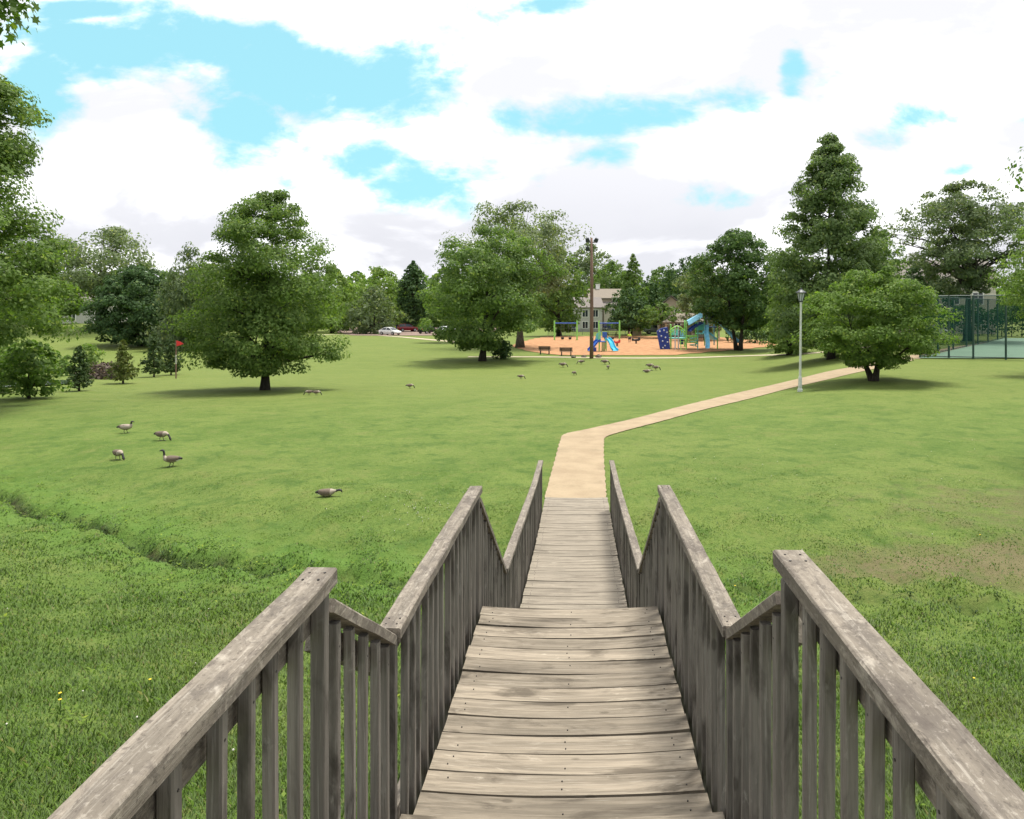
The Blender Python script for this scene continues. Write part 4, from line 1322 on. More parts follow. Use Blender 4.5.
def weeds():
    """broad leaved clumps in the near turf and along the creek, clover heads and a few dandelions"""
    rg = np.random.default_rng(12)
    n0 = 350
    xs = rg.uniform(-14, 2, n0)
    dd = rg.normal(0, 0.55, n0) + np.where(rg.uniform(0, 1, n0) < 0.5, -0.35, 0.35)
    wob = 0.35 * np.sin(xs * 1.3 + 0.6) + 0.18 * np.sin(xs * 3.1 + 1.0)
    ys = creek(xs) + wob * 0.5 + dd
    k2 = 160
    nl = 1100
    xl = rg.uniform(-15, 12, nl)
    xl = xl[np.sin(xl * 1.9 + 2 * np.sin(xl * 0.7)) * 0.5 + 0.5 + rg.normal(0, 0.25, nl) > 0.12]
    yl = creek(xl) + 0.5 * (0.35 * np.sin(xl * 1.3 + 0.6) + 0.18 * np.sin(xl * 3.1 + 1.0)) + rg.normal(0, 0.085, len(xl))
    D = np.exp(rg.uniform(math.log(2), math.log(12), k2))
    xs = np.concatenate([xs, CX + D * np.tan(rg.uniform(-R(44), R(44), k2))])
    ys = np.concatenate([ys, D])
    sel = ~((np.abs(xs) < 1.0))
    xs, ys = xs[sel], ys[sel]
    m = 9
    N = len(xs) * m
    cx, cy = np.repeat(xs, m), np.repeat(ys, m)
    az = rg.uniform(0, 6.28, N)
    r = rg.uniform(0.01, 0.11, N)
    px, py = cx + r * np.cos(az), cy + r * np.sin(az)
    pz = terrain(px, py) + rg.uniform(0.02, 0.075, N)
    pos = np.stack([px, py, pz], 1)
    out = np.stack([np.cos(az), np.sin(az), rg.uniform(0.1, 0.7, N)], 1)
    s = np.stack([-np.sin(az), np.cos(az), rg.normal(0, 0.2, N)], 1)
    L = rg.uniform(0.02, 0.045, N)[:, None]
    V = np.stack([pos - out * L * 0.5, pos + s * L * 0.4, pos + out * L * 0.6, pos - s * L * 0.4], 1).reshape(-1, 3)
    o = fast_mesh('ground_weeds', V, np.arange(4 * N).reshape(N, 4), MAT['leaf_bright'])
    tag(o, 'low broad leaved weeds in the turf and along the ditch', 'weeds', kind='stuff')
    q = (np.abs(xl) > 0.9) & ((xl < 0) | (rg.uniform(0, 1, len(xl)) < 0.14))
    xl, yl = xl[q], yl[q]
    m = 12
    N = len(xl) * m
    cx, cy = np.repeat(xl, m), np.repeat(yl, m)
    az = rg.uniform(0, 6.28, N)
    r = rg.uniform(0.0, 0.10, N)
    px, py = cx + r * np.cos(az), cy + r * np.sin(az)
    pos = np.stack([px, py, terrain(px, py) + rg.uniform(0.0, 0.045, N)], 1)
    out = np.stack([np.cos(az), np.sin(az), rg.uniform(0.1, 1.2, N)], 1)
    sv = np.stack([-np.sin(az), np.cos(az), rg.normal(0, 0.3, N)], 1)
    L = rg.uniform(0.018, 0.045, N)[:, None]
    V = np.stack([pos - out * L * 0.5, pos + sv * L * 0.35, pos + out * L * 0.6, pos - sv * L * 0.35], 1).reshape(-1, 3)
    o = fast_mesh('ditch_plants', V, np.arange(4 * N).reshape(N, 4), MAT['leaf_ditch'])
    tag(o, 'dark leafy water plants lining the ditch', 'weeds', kind='stuff')
    # clover heads
    mb = MB()
    r2 = random.Random(3)
    spots = [G(420 + r2.gauss(0, 26), 513 + r2.gauss(0, 9)) for _ in range(55)] + [G(r2.uniform(0, 330), r2.uniform(600, 815)) for _ in range(12)] + [G(r2.uniform(650, 1000), r2.uniform(420, 560)) for _ in range(30)]
    for g in spots:
        if abs(g.x) < 0.9 and g.y < 14.6:
            continue
        rr = r2.uniform(0.005, 0.009)
        mb.lathe((g.x, g.y, g.z + 0.05), [(rr * 0.4, 0), (rr, rr * 0.7), (rr * 0.8, rr * 1.5), (rr * 0.2, rr * 1.9)], 7)
        mb.tube([(g.x, g.y, g.z - 0.01), (g.x, g.y, g.z + 0.052)], 0.0022, 4, 1)
    tag(mb.build('clover_flowers', [plain('clover_white', (0.62, 0.60, 0.52), 0.8), MAT['blade']]), 'small white clover heads scattered in the grass', 'clover', kind='stuff')
    mb = MB()
    for (px_, py_) in ((60, 712), (974, 687), (60, 705), (980, 540), (150, 690), (735, 592), (325, 706)):
        g = G(px_, py_)
        if abs(g.x) < 0.9 and g.y < 14.6:
            continue
        mb.lathe((g.x, g.y, g.z + 0.085), [(0.003, 0), (0.009, 0.003), (0.011, 0.007), (0.004, 0.010)], 9)
        mb.tube([(g.x, g.y, g.z - 0.01), (g.x + 0.005, g.y, g.z + 0.087)], 0.003, 5, 1)
    tag(mb.build('dandelions', [plain('dandelion_yellow', (0.75, 0.52, 0.03), 0.8), MAT['blade']]), 'yellow dandelions dotted in the turf', 'dandelions', kind='stuff')


weeds()
#SECTION2
# ------------------------------------------------------------------ built things
C_ = {}
for nm, col, ro, me in (('white_paint', (0.62, 0.62, 0.58), 0.5, 0), ('pole_paint', (0.50, 0.52, 0.47), 0.5, 0), ('dark_metal', (0.03, 0.035, 0.04), 0.5, 0.3), ('green_post', (0.26, 0.62, 0.14), 0.4, 0),
                        ('lime', (0.36, 0.72, 0.14), 0.4, 0), ('teal', (0.16, 0.52, 0.46), 0.4, 0), ('navy', (0.018, 0.04, 0.24), 0.4, 0), ('sky_blue', (0.22, 0.56, 0.76), 0.35, 0), ('royal', (0.03, 0.10, 0.42), 0.4, 0),
                        ('cyan', (0.06, 0.45, 0.66), 0.35, 0), ('red_plastic', (0.62, 0.05, 0.04), 0.4, 0), ('flag_red', (0.70, 0.035, 0.035), 0.7, 0), ('grey_post', (0.48, 0.52, 0.56), 0.4, 0),
                        ('olive', (0.40, 0.38, 0.16), 0.6, 0), ('brown_slat', (0.075, 0.048, 0.033), 0.7, 0), ('pole_wood', (0.18, 0.105, 0.078), 0.85, 0), ('pole_pale', (0.46, 0.44, 0.40), 0.6, 0),
                        ('fence_green', (0.012, 0.045, 0.034), 0.5, 0), ('galv', (0.26, 0.28, 0.27), 0.5, 0.4), ('tan_board', (0.36, 0.27, 0.18), 0.8, 0), ('cream_wall', (0.50, 0.46, 0.38), 0.85, 0), ('tan_wall', (0.31, 0.265, 0.20), 0.85, 0),
                        ('white_wall', (0.38, 0.37, 0.345), 0.8, 0), ('roof_grey', (0.16, 0.14, 0.125), 0.9, 0), ('roof_tan', (0.19, 0.16, 0.125), 0.9, 0), ('trim', (0.70, 0.69, 0.66), 0.7, 0),
                        ('car_white', (0.72, 0.72, 0.72), 0.25, 0), ('car_red', (0.20, 0.012, 0.016), 0.25, 0), ('car_black', (0.012, 0.018, 0.018), 0.25, 0), ('car_silver', (0.42, 0.45, 0.46), 0.25, 0.4), ('car_blue', (0.016, 0.028, 0.10), 0.25, 0),
                        ('tyre', (0.015, 0.015, 0.016), 0.85, 0), ('rim', (0.4, 0.4, 0.42), 0.35, 0.8), ('lamp_white', (0.75, 0.75, 0.72), 0.3, 0), ('tail_red', (0.5, 0.02, 0.02), 0.3, 0),
                        ('skin', (0.45, 0.27, 0.19), 0.6, 0), ('shirt_lime', (0.52, 0.74, 0.06), 0.8, 0), ('shorts', (0.03, 0.03, 0.05), 0.8, 0), ('hair', (0.05, 0.03, 0.02), 0.7, 0),
                        ('goose_brown', (0.12, 0.088, 0.062), 0.8, 0), ('goose_wing', (0.085, 0.062, 0.045), 0.8, 0), ('goose_pale', (0.30, 0.25, 0.20), 0.8, 0), ('goose_black', (0.012, 0.011, 0.011), 0.6, 0), ('goose_white', (0.72, 0.70, 0.66), 0.8, 0)):
    C_[nm] = plain(nm, col, ro, me, var=0.10, scale=5.0)


def glass_mat(name, col, rough=0.06):
    m, w = material(name)
    oc = w.n('ShaderNodeTexCoord').outputs['Object']
    c = w.mix(w.smooth(w.noise(oc, 0.9, 2), 0.3, 0.7), tuple(x * 0.7 for x in col), col)
    finish(w, c, rough)
    return m


C_['pane'] = glass_mat('window_glass', (0.03, 0.038, 0.045))
C_['lantern'] = glass_mat('frosted_lantern', (0.42, 0.45, 0.47), 0.3)


def mesh_screen(name, col, fac):
    m, w = material(name)
    oc = w.n('ShaderNodeTexCoord').outputs['Object']
    d = w.n('ShaderNodeBsdfDiffuse')
    w.put(d.inputs[0], col)
    t = w.n('ShaderNodeBsdfTransparent')
    mx = w.n('ShaderNodeMixShader')
    w.put(mx.inputs[0], w.math('ADD', fac - 0.04, w.math('MULTIPLY', w.noise(oc, 0.5, 3), 0.08)))
    w.t.links.new(t.outputs[0], mx.inputs[1])
    w.t.links.new(d.outputs[0], mx.inputs[2])
    out = w.n('ShaderNodeOutputMaterial')
    w.t.links.new(mx.outputs[0], out.inputs[0])
    return m


C_['chain'] = mesh_screen('green_chain_link', (0.012, 0.05, 0.042), 0.42)
C_['chain_grey'] = mesh_screen('grey_chain_link', (0.10, 0.11, 0.10), 0.25)


# ---- lamp posts
def lamp_post(label, g, top, group=None):
    t = thing('lamp_post', label, 'lamp post', g, 0, 'lamp posts')
    h = top
    mb = MB()
    mb.lathe((0, 0, 0), [(0.13, -0.05), (0.13, 0.10), (0.095, 0.16), (0.085, 0.7), (0.062, 0.78), (0.05, h - 0.72), (0.065, h - 0.70), (0.065, h - 0.66)], 14)
    mb.build('pole', C_['pole_paint'], t, smooth=False)
    mb = MB()
    mb.lathe((0, 0, 0), [(0.07, h - 0.66), (0.11, h - 0.62), (0.11, h - 0.60)], 8)
    base = mb.build('lantern', C_['dark_metal'], t)
    mb = MB()
    mb.lathe((0, 0, 0), [(0.10, h - 0.60), (0.20, h - 0.20)], 8)
    mb.build('glass', C_['lantern'], base)
    mb = MB()
    for k in range(8):
        a = k * math.pi / 4
        mb.beam((0.103 * math.cos(a), 0.103 * math.sin(a), h - 0.60), (0.207 * math.cos(a), 0.207 * math.sin(a), h - 0.20), 0.022, 0.022)
    mb.build('lantern_frame', C_['dark_metal'], base)
    mb = MB()
    mb.lathe((0, 0, 0), [(0.27, h - 0.20), (0.27, h - 0.17), (0.10, h - 0.05), (0.04, h - 0.02), (0.045, h + 0.02), (0.01, h + 0.07)], 12)
    mb.build('cap', C_['dark_metal'], base)
    return t


g = G(800, 391.5)
lamp = lamp_post('pale lamp post with dark topped lantern beside the footpath, left of the dogwood', g, (391.5 - 289) / F * g.y)
lamp.rotation_euler = (0, R(0.6), 0)
g = G(969, 334)
lamp_post('distant lamp post seen through the green tennis court fence', g, (334 - 289.5) / F * g.y)

# ---- wooden light pole with floodlights
g = G(591.5, 358.5)
k = g.y / F
h = (358.5 - 238) * k
t = thing('light_pole', 'tall brown wooden pole carrying three floodlights at the playground edge', 'light pole', g)
mb = MB()
mb.tube([(0, 0, -0.2), (0.02, 0, h * 0.3), (0.03, 0, h * 0.65), (0.0, 0, h)], [0.21, 0.19, 0.16, 0.12], 12)
mb.build('pole', MAT['bark'] if False else C_['pole_wood'], t, smooth=True)
mb = MB()
mb.beam((-0.5, 0, h - 0.45), (0.6, 0, h - 0.45), 0.1, 0.1)
mb.beam((-0.5, 0, h - 1.35), (0.1, 0, h - 1.35), 0.1, 0.1)
mb.build('crossarm', C_['dark_metal'], t)
for (x, z, tilt) in ((-0.42, h - 0.20, -0.25), (-0.42, h - 1.12, -0.25), (0.5, h - 0.22, 0.5)):
    mb = MB()
    rot = Matrix.Rotation(tilt, 3, 'Y') @ Matrix.Rotation(0.35, 3, 'X')
    mb.box((x, -0.1, z), (0.48, 0.38, 0.42), rot, taper=0.72)
    fl = mb.build('floodlight', C_['dark_metal'], t, bevel=0.04)
    mb = MB()
    mb.box(Vector((x, -0.1, z)) + rot @ Vector((0, 0, -0.22)), (0.40, 0.30, 0.03), rot)
    mb.build('glass', C_['lantern'], fl)

# ---- red flag
g = G(176, 378.5)
k = g.y / F
h = 38 * k
t = thing('flag_pole', 'thin wooden pole with a small red pennant flag near the saplings', 'flag', g)
mb = MB()
mb.tube([(0, 0, -0.1), (0, 0, h * 0.38)], 0.045, 8)
mb.tube([(0, 0, h * 0.62), (0, 0, h)], 0.035, 8)
mb.build('pole', C_['pole_wood'], t)
mb = MB()
mb.tube([(0, 0, h * 0.38), (0, 0, h * 0.62)], 0.05, 8)
mb.build('pole_sleeve', C_['pole_pale'], t)
mb = MB()
n = 8
vs, fs = [], []
for i in range(n + 1):
    u = i / n
    yy = 0.05 * math.sin(u * 5)
    hh = 0.20 * (1 - u * 0.92)
    zc = h - 0.20 - 0.02 * u
    for e in (-0.008, 0.008):
        vs += [(0.04 + u * 0.50, yy + e, zc + hh), (0.04 + u * 0.50, yy + e, zc - hh)]
for i in range(n):
    a, b = i * 4, i * 4 + 4
    for (p, q) in ((0, 1), (1, 3), (3, 2), (2, 0)):
        fs.append((a + p, a + q, b + q, b + p))
fs += [(0, 2, 3, 1), (n * 4, n * 4 + 1, n * 4 + 3, n * 4 + 2)]
mb.add(vs, fs)
mb.build('pennant', C_['flag_red'], t)


# ---- geese
def goose(label, px, py, wpx, pose='graze', face=1, turn=0.0, seed=0, light=False):
    g = G(px, py)
    s = wpx * g.y / F / 0.92
    s = max(0.5, min(1.15, s))
    t = thing('goose', label, 'goose', g, (0 if face > 0 else math.pi) + turn, 'geese on the lawn')
    sit = -0.16 if pose in ('sit', 'crouch') else 0.0
    body = [(-0.46, 0.335, 0.018, 0.030), (-0.40, 0.345, 0.028, 0.055), (-0.33, 0.345, 0.060, 0.085), (-0.24, 0.335, 0.105, 0.115), (-0.12, 0.325, 0.142, 0.140), (0.02, 0.322, 0.155, 0.148), (0.14, 0.335, 0.140, 0.132), (0.225, 0.362, 0.105, 0.10)]
    if pose in ('up', 'sit'):
        neck = [(0.262, 0.425, 0.062, 0.058), (0.272, 0.50, 0.043, 0.040), (0.276, 0.58, 0.036, 0.033), (0.288, 0.66, 0.036, 0.033), (0.312, 0.715, 0.046, 0.038), (0.352, 0.728, 0.045, 0.036), (0.392, 0.718, 0.028, 0.024), (0.44, 0.706, 0.013, 0.018), (0.462, 0.70, 0.006, 0.010)]
    elif pose == 'tuck':
        neck = [(0.258, 0.42, 0.062, 0.058), (0.255, 0.49, 0.046, 0.042), (0.255, 0.55, 0.038, 0.035), (0.275, 0.60, 0.044, 0.038), (0.315, 0.612, 0.045, 0.036), (0.355, 0.60, 0.028, 0.024), (0.40, 0.585, 0.013, 0.018), (0.42, 0.58, 0.006, 0.010)]
    elif pose == 'crouch':
        neck = [(0.30, 0.375, 0.062, 0.058), (0.37, 0.39, 0.043, 0.040), (0.44, 0.41, 0.036, 0.033), (0.50, 0.42, 0.040, 0.036), (0.545, 0.405, 0.044, 0.036), (0.575, 0.37, 0.028, 0.024), (0.59, 0.33, 0.013, 0.018), (0.595, 0.31, 0.006, 0.010)]
    else:
        neck = [(0.285, 0.355, 0.066, 0.060), (0.345, 0.315, 0.046, 0.042), (0.395, 0.25, 0.037, 0.034), (0.435, 0.175, 0.036, 0.033), (0.462, 0.115, 0.044, 0.038), (0.482, 0.078, 0.042, 0.035), (0.498, 0.048, 0.026, 0.022), (0.512, 0.02, 0.012, 0.016), (0.516, 0.008, 0.006, 0.010)]
    rings = body + neck
    n = 12
    vs = []
    for i, (x, z, ry, rz_) in enumerate(rings):
        a = rings[max(i - 1, 0)]
        b = rings[min(i + 1, len(rings) - 1)]
        d = Vector((b[0] - a[0], 0, b[1] - a[1])).normalized()
        # body rings stay upright, neck rings turn with the neck
        up = Vector((-d.z, 0, d.x)) if i >= len(body) - 1 else Vector((0, 0, 1))
        for k in range(n):
            an = 2 * math.pi * k / n
            nk = 1.25 if i > len(body) else 1.1
            vs.append(Vector((x, 0, z + sit)) + Vector((0, math.cos(an) * ry * nk * 1.08, 0)) + up * (math.sin(an) * rz_ * nk))
    mb = MB()
    m = len(rings)
    fs, ms = [], []
    nb = len(body)
    for i in range(m - 1):
        for k in range(n):
            fs.append((i * n + k, i * n + (k + 1) % n, (i + 1) * n + (k + 1) % n, (i + 1) * n + k))
            low = math.sin(2 * math.pi * (k + 0.5) / n) < -0.35
            if i < 1:
                c = 2
            elif i < 3:
                c = 3 if low else (2 if i < 2 else 0)
            elif i < nb - 2:
                c = 1 if low or light else 0  # the light flag paints a sunlit look into the upper body colour
            elif i < nb + 1:
                c = 1
            else:
                c = 2
            ms.append(c)
    fs.append(tuple(reversed(range(n))))
    fs.append(tuple((m - 1) * n + k for k in range(n)))
    ms += [2, 2]
    mb.add([p * s for p in vs], fs)
    mb.m = ms
    mb.build('body', [C_['goose_brown'], C_['goose_pale'], C_['goose_black'], C_['goose_white']], t, smooth=True)
    # folded wings
    for sd in (-1, 1):
        mb = MB()
        pts = [(0.15, 0.345, 0.02), (0.06, 0.36, 0.075), (-0.08, 0.365, 0.085), (-0.22, 0.372, 0.06), (-0.36, 0.372, 0.028), (-0.43, 0.365, 0.008)]
        vs2, fs2 = [], []
        for (x, z, hh) in pts:
            yb = float(np.interp(x, [r_[0] for r_ in body], [r_[2] for r_ in body]))
            for (q, o_) in ((1, 0.80), (0.3, 1.06), (-0.5, 1.05), (-1, 0.86)):
                vs2.append(Vector((x, sd * yb * o_, z + hh * q + sit)) * s)
            vs2.append(Vector((x, sd * yb * 0.5, z + sit)) * s)
        for i in range(len(pts) - 1):
            for k in range(5):
                fs2.append((i * 5 + k, i * 5 + (k + 1) % 5, i * 5 + 5 + (k + 1) % 5, i * 5 + 5 + k))
        fs2 += [(0, 1, 2, 3, 4), tuple((len(pts) - 1) * 5 + k for k in (4, 3, 2, 1, 0))]
        mb.add(vs2, fs2)
        mb.build('wing', C_['goose_wing'], t, smooth=True)
        # white cheek
        hx, hz, hy = (rings[nb + 4][0], rings[nb + 4][1], rings[nb + 4][2]) if pose != 'tuck' else (rings[nb + 3][0], rings[nb + 3][1], rings[nb + 3][2])
        mb = MB()
        mb.add([Vector((hx + 0.022 * math.cos(k * math.pi / 4), sd * (hy * (1.04 if r_ else 0.5)), hz + sit - 0.006 + 0.026 * math.sin(k * math.pi / 4))) * s for r_ in (0, 1) for k in range(8)],
               [tuple(8 + k for k in range(8)), tuple(reversed(range(8)))] + [(k, (k + 1) % 8, 8 + (k + 1) % 8, 8 + k) for k in range(8)])
        mb.build('cheek_patch', C_['goose_white'], t)
        if sit == 0:
            mb = MB()
            step = 0.05 * sd
            mb.tube([Vector((-0.01, sd * 0.06, 0.24)) * s, Vector((-0.03 + step, sd * 0.062, 0.12)) * s, Vector((0.0 + step, sd * 0.064, 0.012)) * s], [0.028 * s, 0.013 * s, 0.012 * s], 7)
            mb.add([Vector(p) * s for p in ((-0.03 + step, sd * 0.064, 0.006), (0.09 + step, sd * 0.02, 0.006), (0.11 + step, sd * 0.064, 0.006), (0.09 + step, sd * 0.11, 0.006), (-0.02 + step, sd * 0.064, 0.022))],
                   [(0, 1, 4), (1, 2, 4), (2, 3, 4), (3, 0, 4), (0, 3, 2, 1)])
            mb.build('leg', C_['goose_black'], t, smooth=False)
    return t


goose('pale sunlit goose with its neck drawn in, farthest back of the four at left', 126, 433.0, 17, 'tuck', 1, 0.2, light=True)
goose('goose with lowered head grazing to the right, behind the upright one', 162, 440.5, 18, 'graze', 1, -0.15)
goose('leftmost goose, brown, with its tail up, grazing to the right', 118, 459.5, 19, 'graze', 1, -0.5)
goose('goose with upright black neck looking left, in front of the four at left', 171, 466.5, 21, 'up', -1, 0.2)
goose('goose resting with outstretched black neck, nearest to the bridge on the lawn', 327, 496.5, 22, 'crouch', 1, 0.1)
goose('left one of two geese grazing right of the large oak', 309, 395, 9, 'graze', -1, 0.3)
goose('right one of two geese grazing right of the large oak', 316.5, 395.3, 9, 'graze', 1, 0.2)
goose('lone far goose on the open lawn between the oak and the broad tree', 410, 388.5, 9, 'graze', 1, 0.6)
goose('far goose grazing alone below the dark rounded bush and the benches', 521, 379, 8, 'graze', 1, 0.1)
goose('far goose nearest the camera of those below the wooden light pole', 574, 375.3, 8, 'graze', 1, 1.0)
goose('far goose grazing below the right bench', 563, 367.3, 9, 'graze', 1, 0.1)
goose('far goose just left of the wooden light pole foot', 581, 364.2, 8, 'graze', -1, 0.2)
goose('far goose just right of the wooden light pole foot', 605, 364.4, 9, 'graze', 1, 0.1)
goose('far goose seen end on, below the one right of the pole', 608, 369.3, 8, 'graze', 1, 1.4)
goose('far goose standing on the lawn below the left edge of the climbing wall', 650, 368.3, 9, 'graze', 1, 0.0)
goose('rightmost far goose, below the navy climbing wall', 656, 370.3, 9, 'graze', 1, 0.3)
goose('far goose lying low on the lawn, lowest of the three below the climbing wall', 647, 372.6, 9, 'crouch', 1, 0.1)


# ---- benches
def bench(label, px, py, wpx):
    g = G(px, py)
    L = wpx * g.y / F
    t = thing('park_bench', label, 'bench', g, R(-6), 'benches facing the playground')
    mb = MB()
    for i in range(3):
        mb.box((0, 0.12 + i * 0.15, 0.45), (L, 0.13, 0.045))
    mb.build('seat', C_['brown_slat'], t)
    mb = MB()
    for i in range(3):
        mb.box((0, 0.02 - i * 0.035, 0.60 + i * 0.14), (L, 0.045, 0.125))
    mb.build('backrest', C_['brown_slat'], t)
    for x in (-L * 0.36, L * 0.36):
        mb = MB()
        mb.beam((x, -0.06, 0), (x, 0.06, 0.44), 0.07, 0.07)
        mb.beam((x, 0.04, 0.42), (x, -0.06, 0.93), 0.06, 0.05)
        mb.beam((x, 0.42, 0), (x, 0.40, 0.43), 0.07, 0.07)
        mb.beam((x, 0.02, 0.40), (x, 0.48, 0.40), 0.06, 0.05)
        mb.build('leg', C_['dark_metal'], t)


bench('left one of two dark slatted benches seen from behind', 544.5, 354.5, 12)
bench('right one of two dark slatted benches, next to the light pole', 566, 356.0, 13)

# ---- rocks at the pole foot
for (px, py, w_, lb) in ((573.5, 357.8, 5.5, 'brown boulder midway between the right bench and the pole'), (584, 357.4, 5, 'small brown boulder just left of the light pole'), (598.5, 357.6, 7, 'flat brown boulder right of the light pole foot')):
    g = G(px, py)
    rr = w_ / 2 * g.y / F
    me = bpy.data.meshes.new('boulder')
    bm = bmesh.new()
    bmesh.ops.create_icosphere(bm, subdivisions=3, radius=rr)
    for v in bm.verts:
        q = v.co.normalized()
        v.co *= 1 + 0.16 * math.sin(q.x * 4 + px) + 0.12 * math.sin(q.y * 6 + q.z * 5)
        v.co.z = v.co.z * 0.6 + rr * 0.3
    bm.to_mesh(me)
    bm.free()
    me.materials.append(MAT['stone'])
    o = bpy.data.objects.new('boulder', me)
    o.location = g
    COL.objects.link(o)
    tag(o, lb, 'rock', 'boulders by the light pole')


# ---- playground
class Frame:
    """local drawing frame of a play structure: x from picture columns, z from rows, at this ground point"""
    def __init__(self, px, py):
        self.px, self.py = px, py
        self.g = G(px, py)
        self.k = self.g.y / F

    def __call__(self, px, py, y=0.0):
        return Vector(((px - self.px) * self.k, y, (self.py - py) * self.k))


def chute(mb, pts, width, wall=0.18, th=0.05, mi=0):
    """an open slide trough along the points"""
    pts = [Vector(p) for p in pts]
    vs, fs = [], []
    for i, p in enumerate(pts):
        d = pts[min(i + 1, len(pts) - 1)] - pts[max(i - 1, 0)]
        dh = Vector((d.x, d.y, 0))
        dh = dh.normalized() if dh.length > 1e-6 else Vector((1, 0, 0))
        s = Vector((-dh.y, dh.x, 0))
        h = width / 2
        for (a, b) in ((-h, wall), (-h + th, wall), (-h + th, th), (h - th, th), (h - th, wall), (h, wall), (h, 0), (-h, 0)):
            vs.append(p + s * a + Vector((0, 0, b)))
    for i in range(len(pts) - 1):
        for k in range(8):
            fs.append((i * 8 + k, i * 8 + (k + 1) % 8, i * 8 + 8 + (k + 1) % 8, i * 8 + 8 + k))
    fs += [tuple(range(8)), tuple((len(pts) - 1) * 8 + k for k in reversed(range(8)))]
    mb.add(vs, fs, mi)


def big_playset():
    f = Frame(694, 349)
    t = thing('playground_set', 'large blue and green climbing structure with slides and navy climbing wall', 'playground set', f.g)
    k = f.k
    # climbing wall
    mb = MB()
    mb.prism([f(655.5, 331, -1.4), f(660, 328, -1.3), f(666.5, 326.8, -1.2), f(669, 348.5, -1.5), f(659, 349.6, -1.6)], (0, 0, 0), (0, 0.35, 0))
    wl = mb.build('climbing_wall', C_['navy'], t, bevel=0.05)
    for (a, b) in ((658.5, 331), (662.5, 330), (665.5, 332), (660, 335.5), (664, 337), (661.2, 340.5), (666, 341.5), (663.5, 345), (661.5, 347)):
        mb = MB()
        c = f(a, b, -1.62)
        mb.lathe((0, 0, 0), [(0.11, 0), (0.09, 0.09), (0.03, 0.12)], 7)
        rot = Matrix.Rotation(R(90), 3, 'X')
        mb.v = [tuple(rot @ Vector(p) + c) for p in mb.v]
        mb.build('climbing_hold', C_['grey_post'], wl)
    # posts
    for (x, y0, y1, d, m) in ((670, 325, 349, -1.0, 'green_post'), (671.5, 325, 346, 1.0, 'green_post'), (673.8, 327, 350, -1.3, 'grey_post'), (677, 327, 350, -1.3, 'grey_post'), (685, 320.5, 349.4, -1.2, 'green_post'), (686, 321, 346, 1.2, 'green_post'),
                              (697, 322, 346, 1.0, 'green_post'), (696.5, 323, 348, -1.0, 'teal'), (706, 312, 348, -1.0, 'grey_post'), (706, 313, 345, 1.0, 'green_post'), (716, 312, 347.5, -1.0, 'green_post'), (715.5, 313, 344.5, 1.0, 'sky_blue')):
        mb = MB()
        mb.tube([f(x, y1 + 1, d), f(x, y0, d)], 0.075, 9)
        mb.lathe(f(x, y0, d), [(0.085, 0), (0.07, 0.06), (0.02, 0.09)], 9)
        mb.build('post', C_[m], t, smooth=False)
    # platforms
    for (a, b, z, m) in ((670, 685.5, 338, 'teal'), (686, 697, 336, 'green_post'), (697, 706.5, 333.5, 'teal'), (706, 716, 327, 'royal')):
        mb = MB()
        p, q = f(a, z), f(b, z)
        mb.box(((p.x + q.x) / 2, 0, p.z), (q.x - p.x, 2.1, 0.12))
        mb.build('platform', C_[m], t)
    # panels and arches
    mb = MB()
    pts = [f(668 + i * 1.35, 331.5 - 5.5 * math.sin(i / 12 * math.pi), -1.1) for i in range(13)]
    mb.tube(pts, 0.09, 7)
    mb.tube([p + Vector((0, 0, -0.35)) for p in pts], 0.07, 7)
    for p in pts[1:-1:2]:
        mb.tube([p, p + Vector((0, 0, -0.9))], 0.05, 6)
    mb.build('arch_climber', C_['lime'], t, smooth=True)
    mb = MB()
    mb.box(f(675.5, 332.5, 0.9), (9 * k, 0.08, 6 * k))
    mb.build('panel', C_['teal'], t, bevel=0.03)
    mb = MB()
    mb.box(f(681.5, 333, -1.05), (5.5 * k, 0.08, 6.5 * k))
    mb.build('panel', C_['sky_blue'], t, bevel=0.03)
    mb = MB()
    mb.box(f(681.0, 341.5, -0.5), (4.0 * k, 0.08, 5 * k))
    mb.build('panel', C_['navy'], t, bevel=0.03)
    mb = MB()
    for i in range(7):
        mb.tube([f(686.5 + i * 1.6, 342, -1.0), f(686.5 + i * 1.6, 335.5, -1.0)], 0.05, 6)
    mb.tube([f(686, 335.5, -1.0), f(697, 335.5, -1.0)], 0.07, 7)
    mb.tube([f(686, 342, -1.0), f(697, 342, -1.0)], 0.07, 7)
    mb.build('barrier', C_['lime'], t)
    # roof over the middle bay
    mb = MB()
    n = 7
    vs, fs = [], []
    for i in range(n + 1):
        u = i / n
        for (d, dz) in ((-1.4, 0), (-0.7, 0.55), (0.7, 0.55), (1.4, 0), (0.7, 0.46), (-0.7, 0.46)):
            vs.append(f(687 + 14 * u, 325 - 8.0 * u, d) + Vector((0, 0, dz)))
    for i in range(n):
        for q in range(6):
            fs.append((i * 6 + q, i * 6 + (q + 1) % 6, i * 6 + 6 + (q + 1) % 6, i * 6 + 6 + q))
    fs += [tuple(range(6)), tuple(n * 6 + q for q in reversed(range(6)))]
    mb.add(vs, fs)
    mb.build('roof', C_['sky_blue'], t)
    mb = MB()
    chute(mb, [f(701, 323.5, -1.0), f(696, 325.5, -1.1), f(691, 328.5, -1.3), f(688, 331, -1.5)], 0.8, 0.3)
    mb.build('slide', C_['navy'], t)
    # tower
    mb = MB()
    mb.box(f(711, 316.2, 0), (9.5 * k, 2.2, 8.0 * k), taper=0.86)
    mb.build('tower_panel', C_['navy'], t, bevel=0.05)
    mb = MB()
    mb.box(f(701.5, 326.5, 1.0), (7.5 * k, 0.08, 8 * k))
    mb.build('panel', C_['teal'], t, bevel=0.03)
    # long slide to the right
    mb = MB()
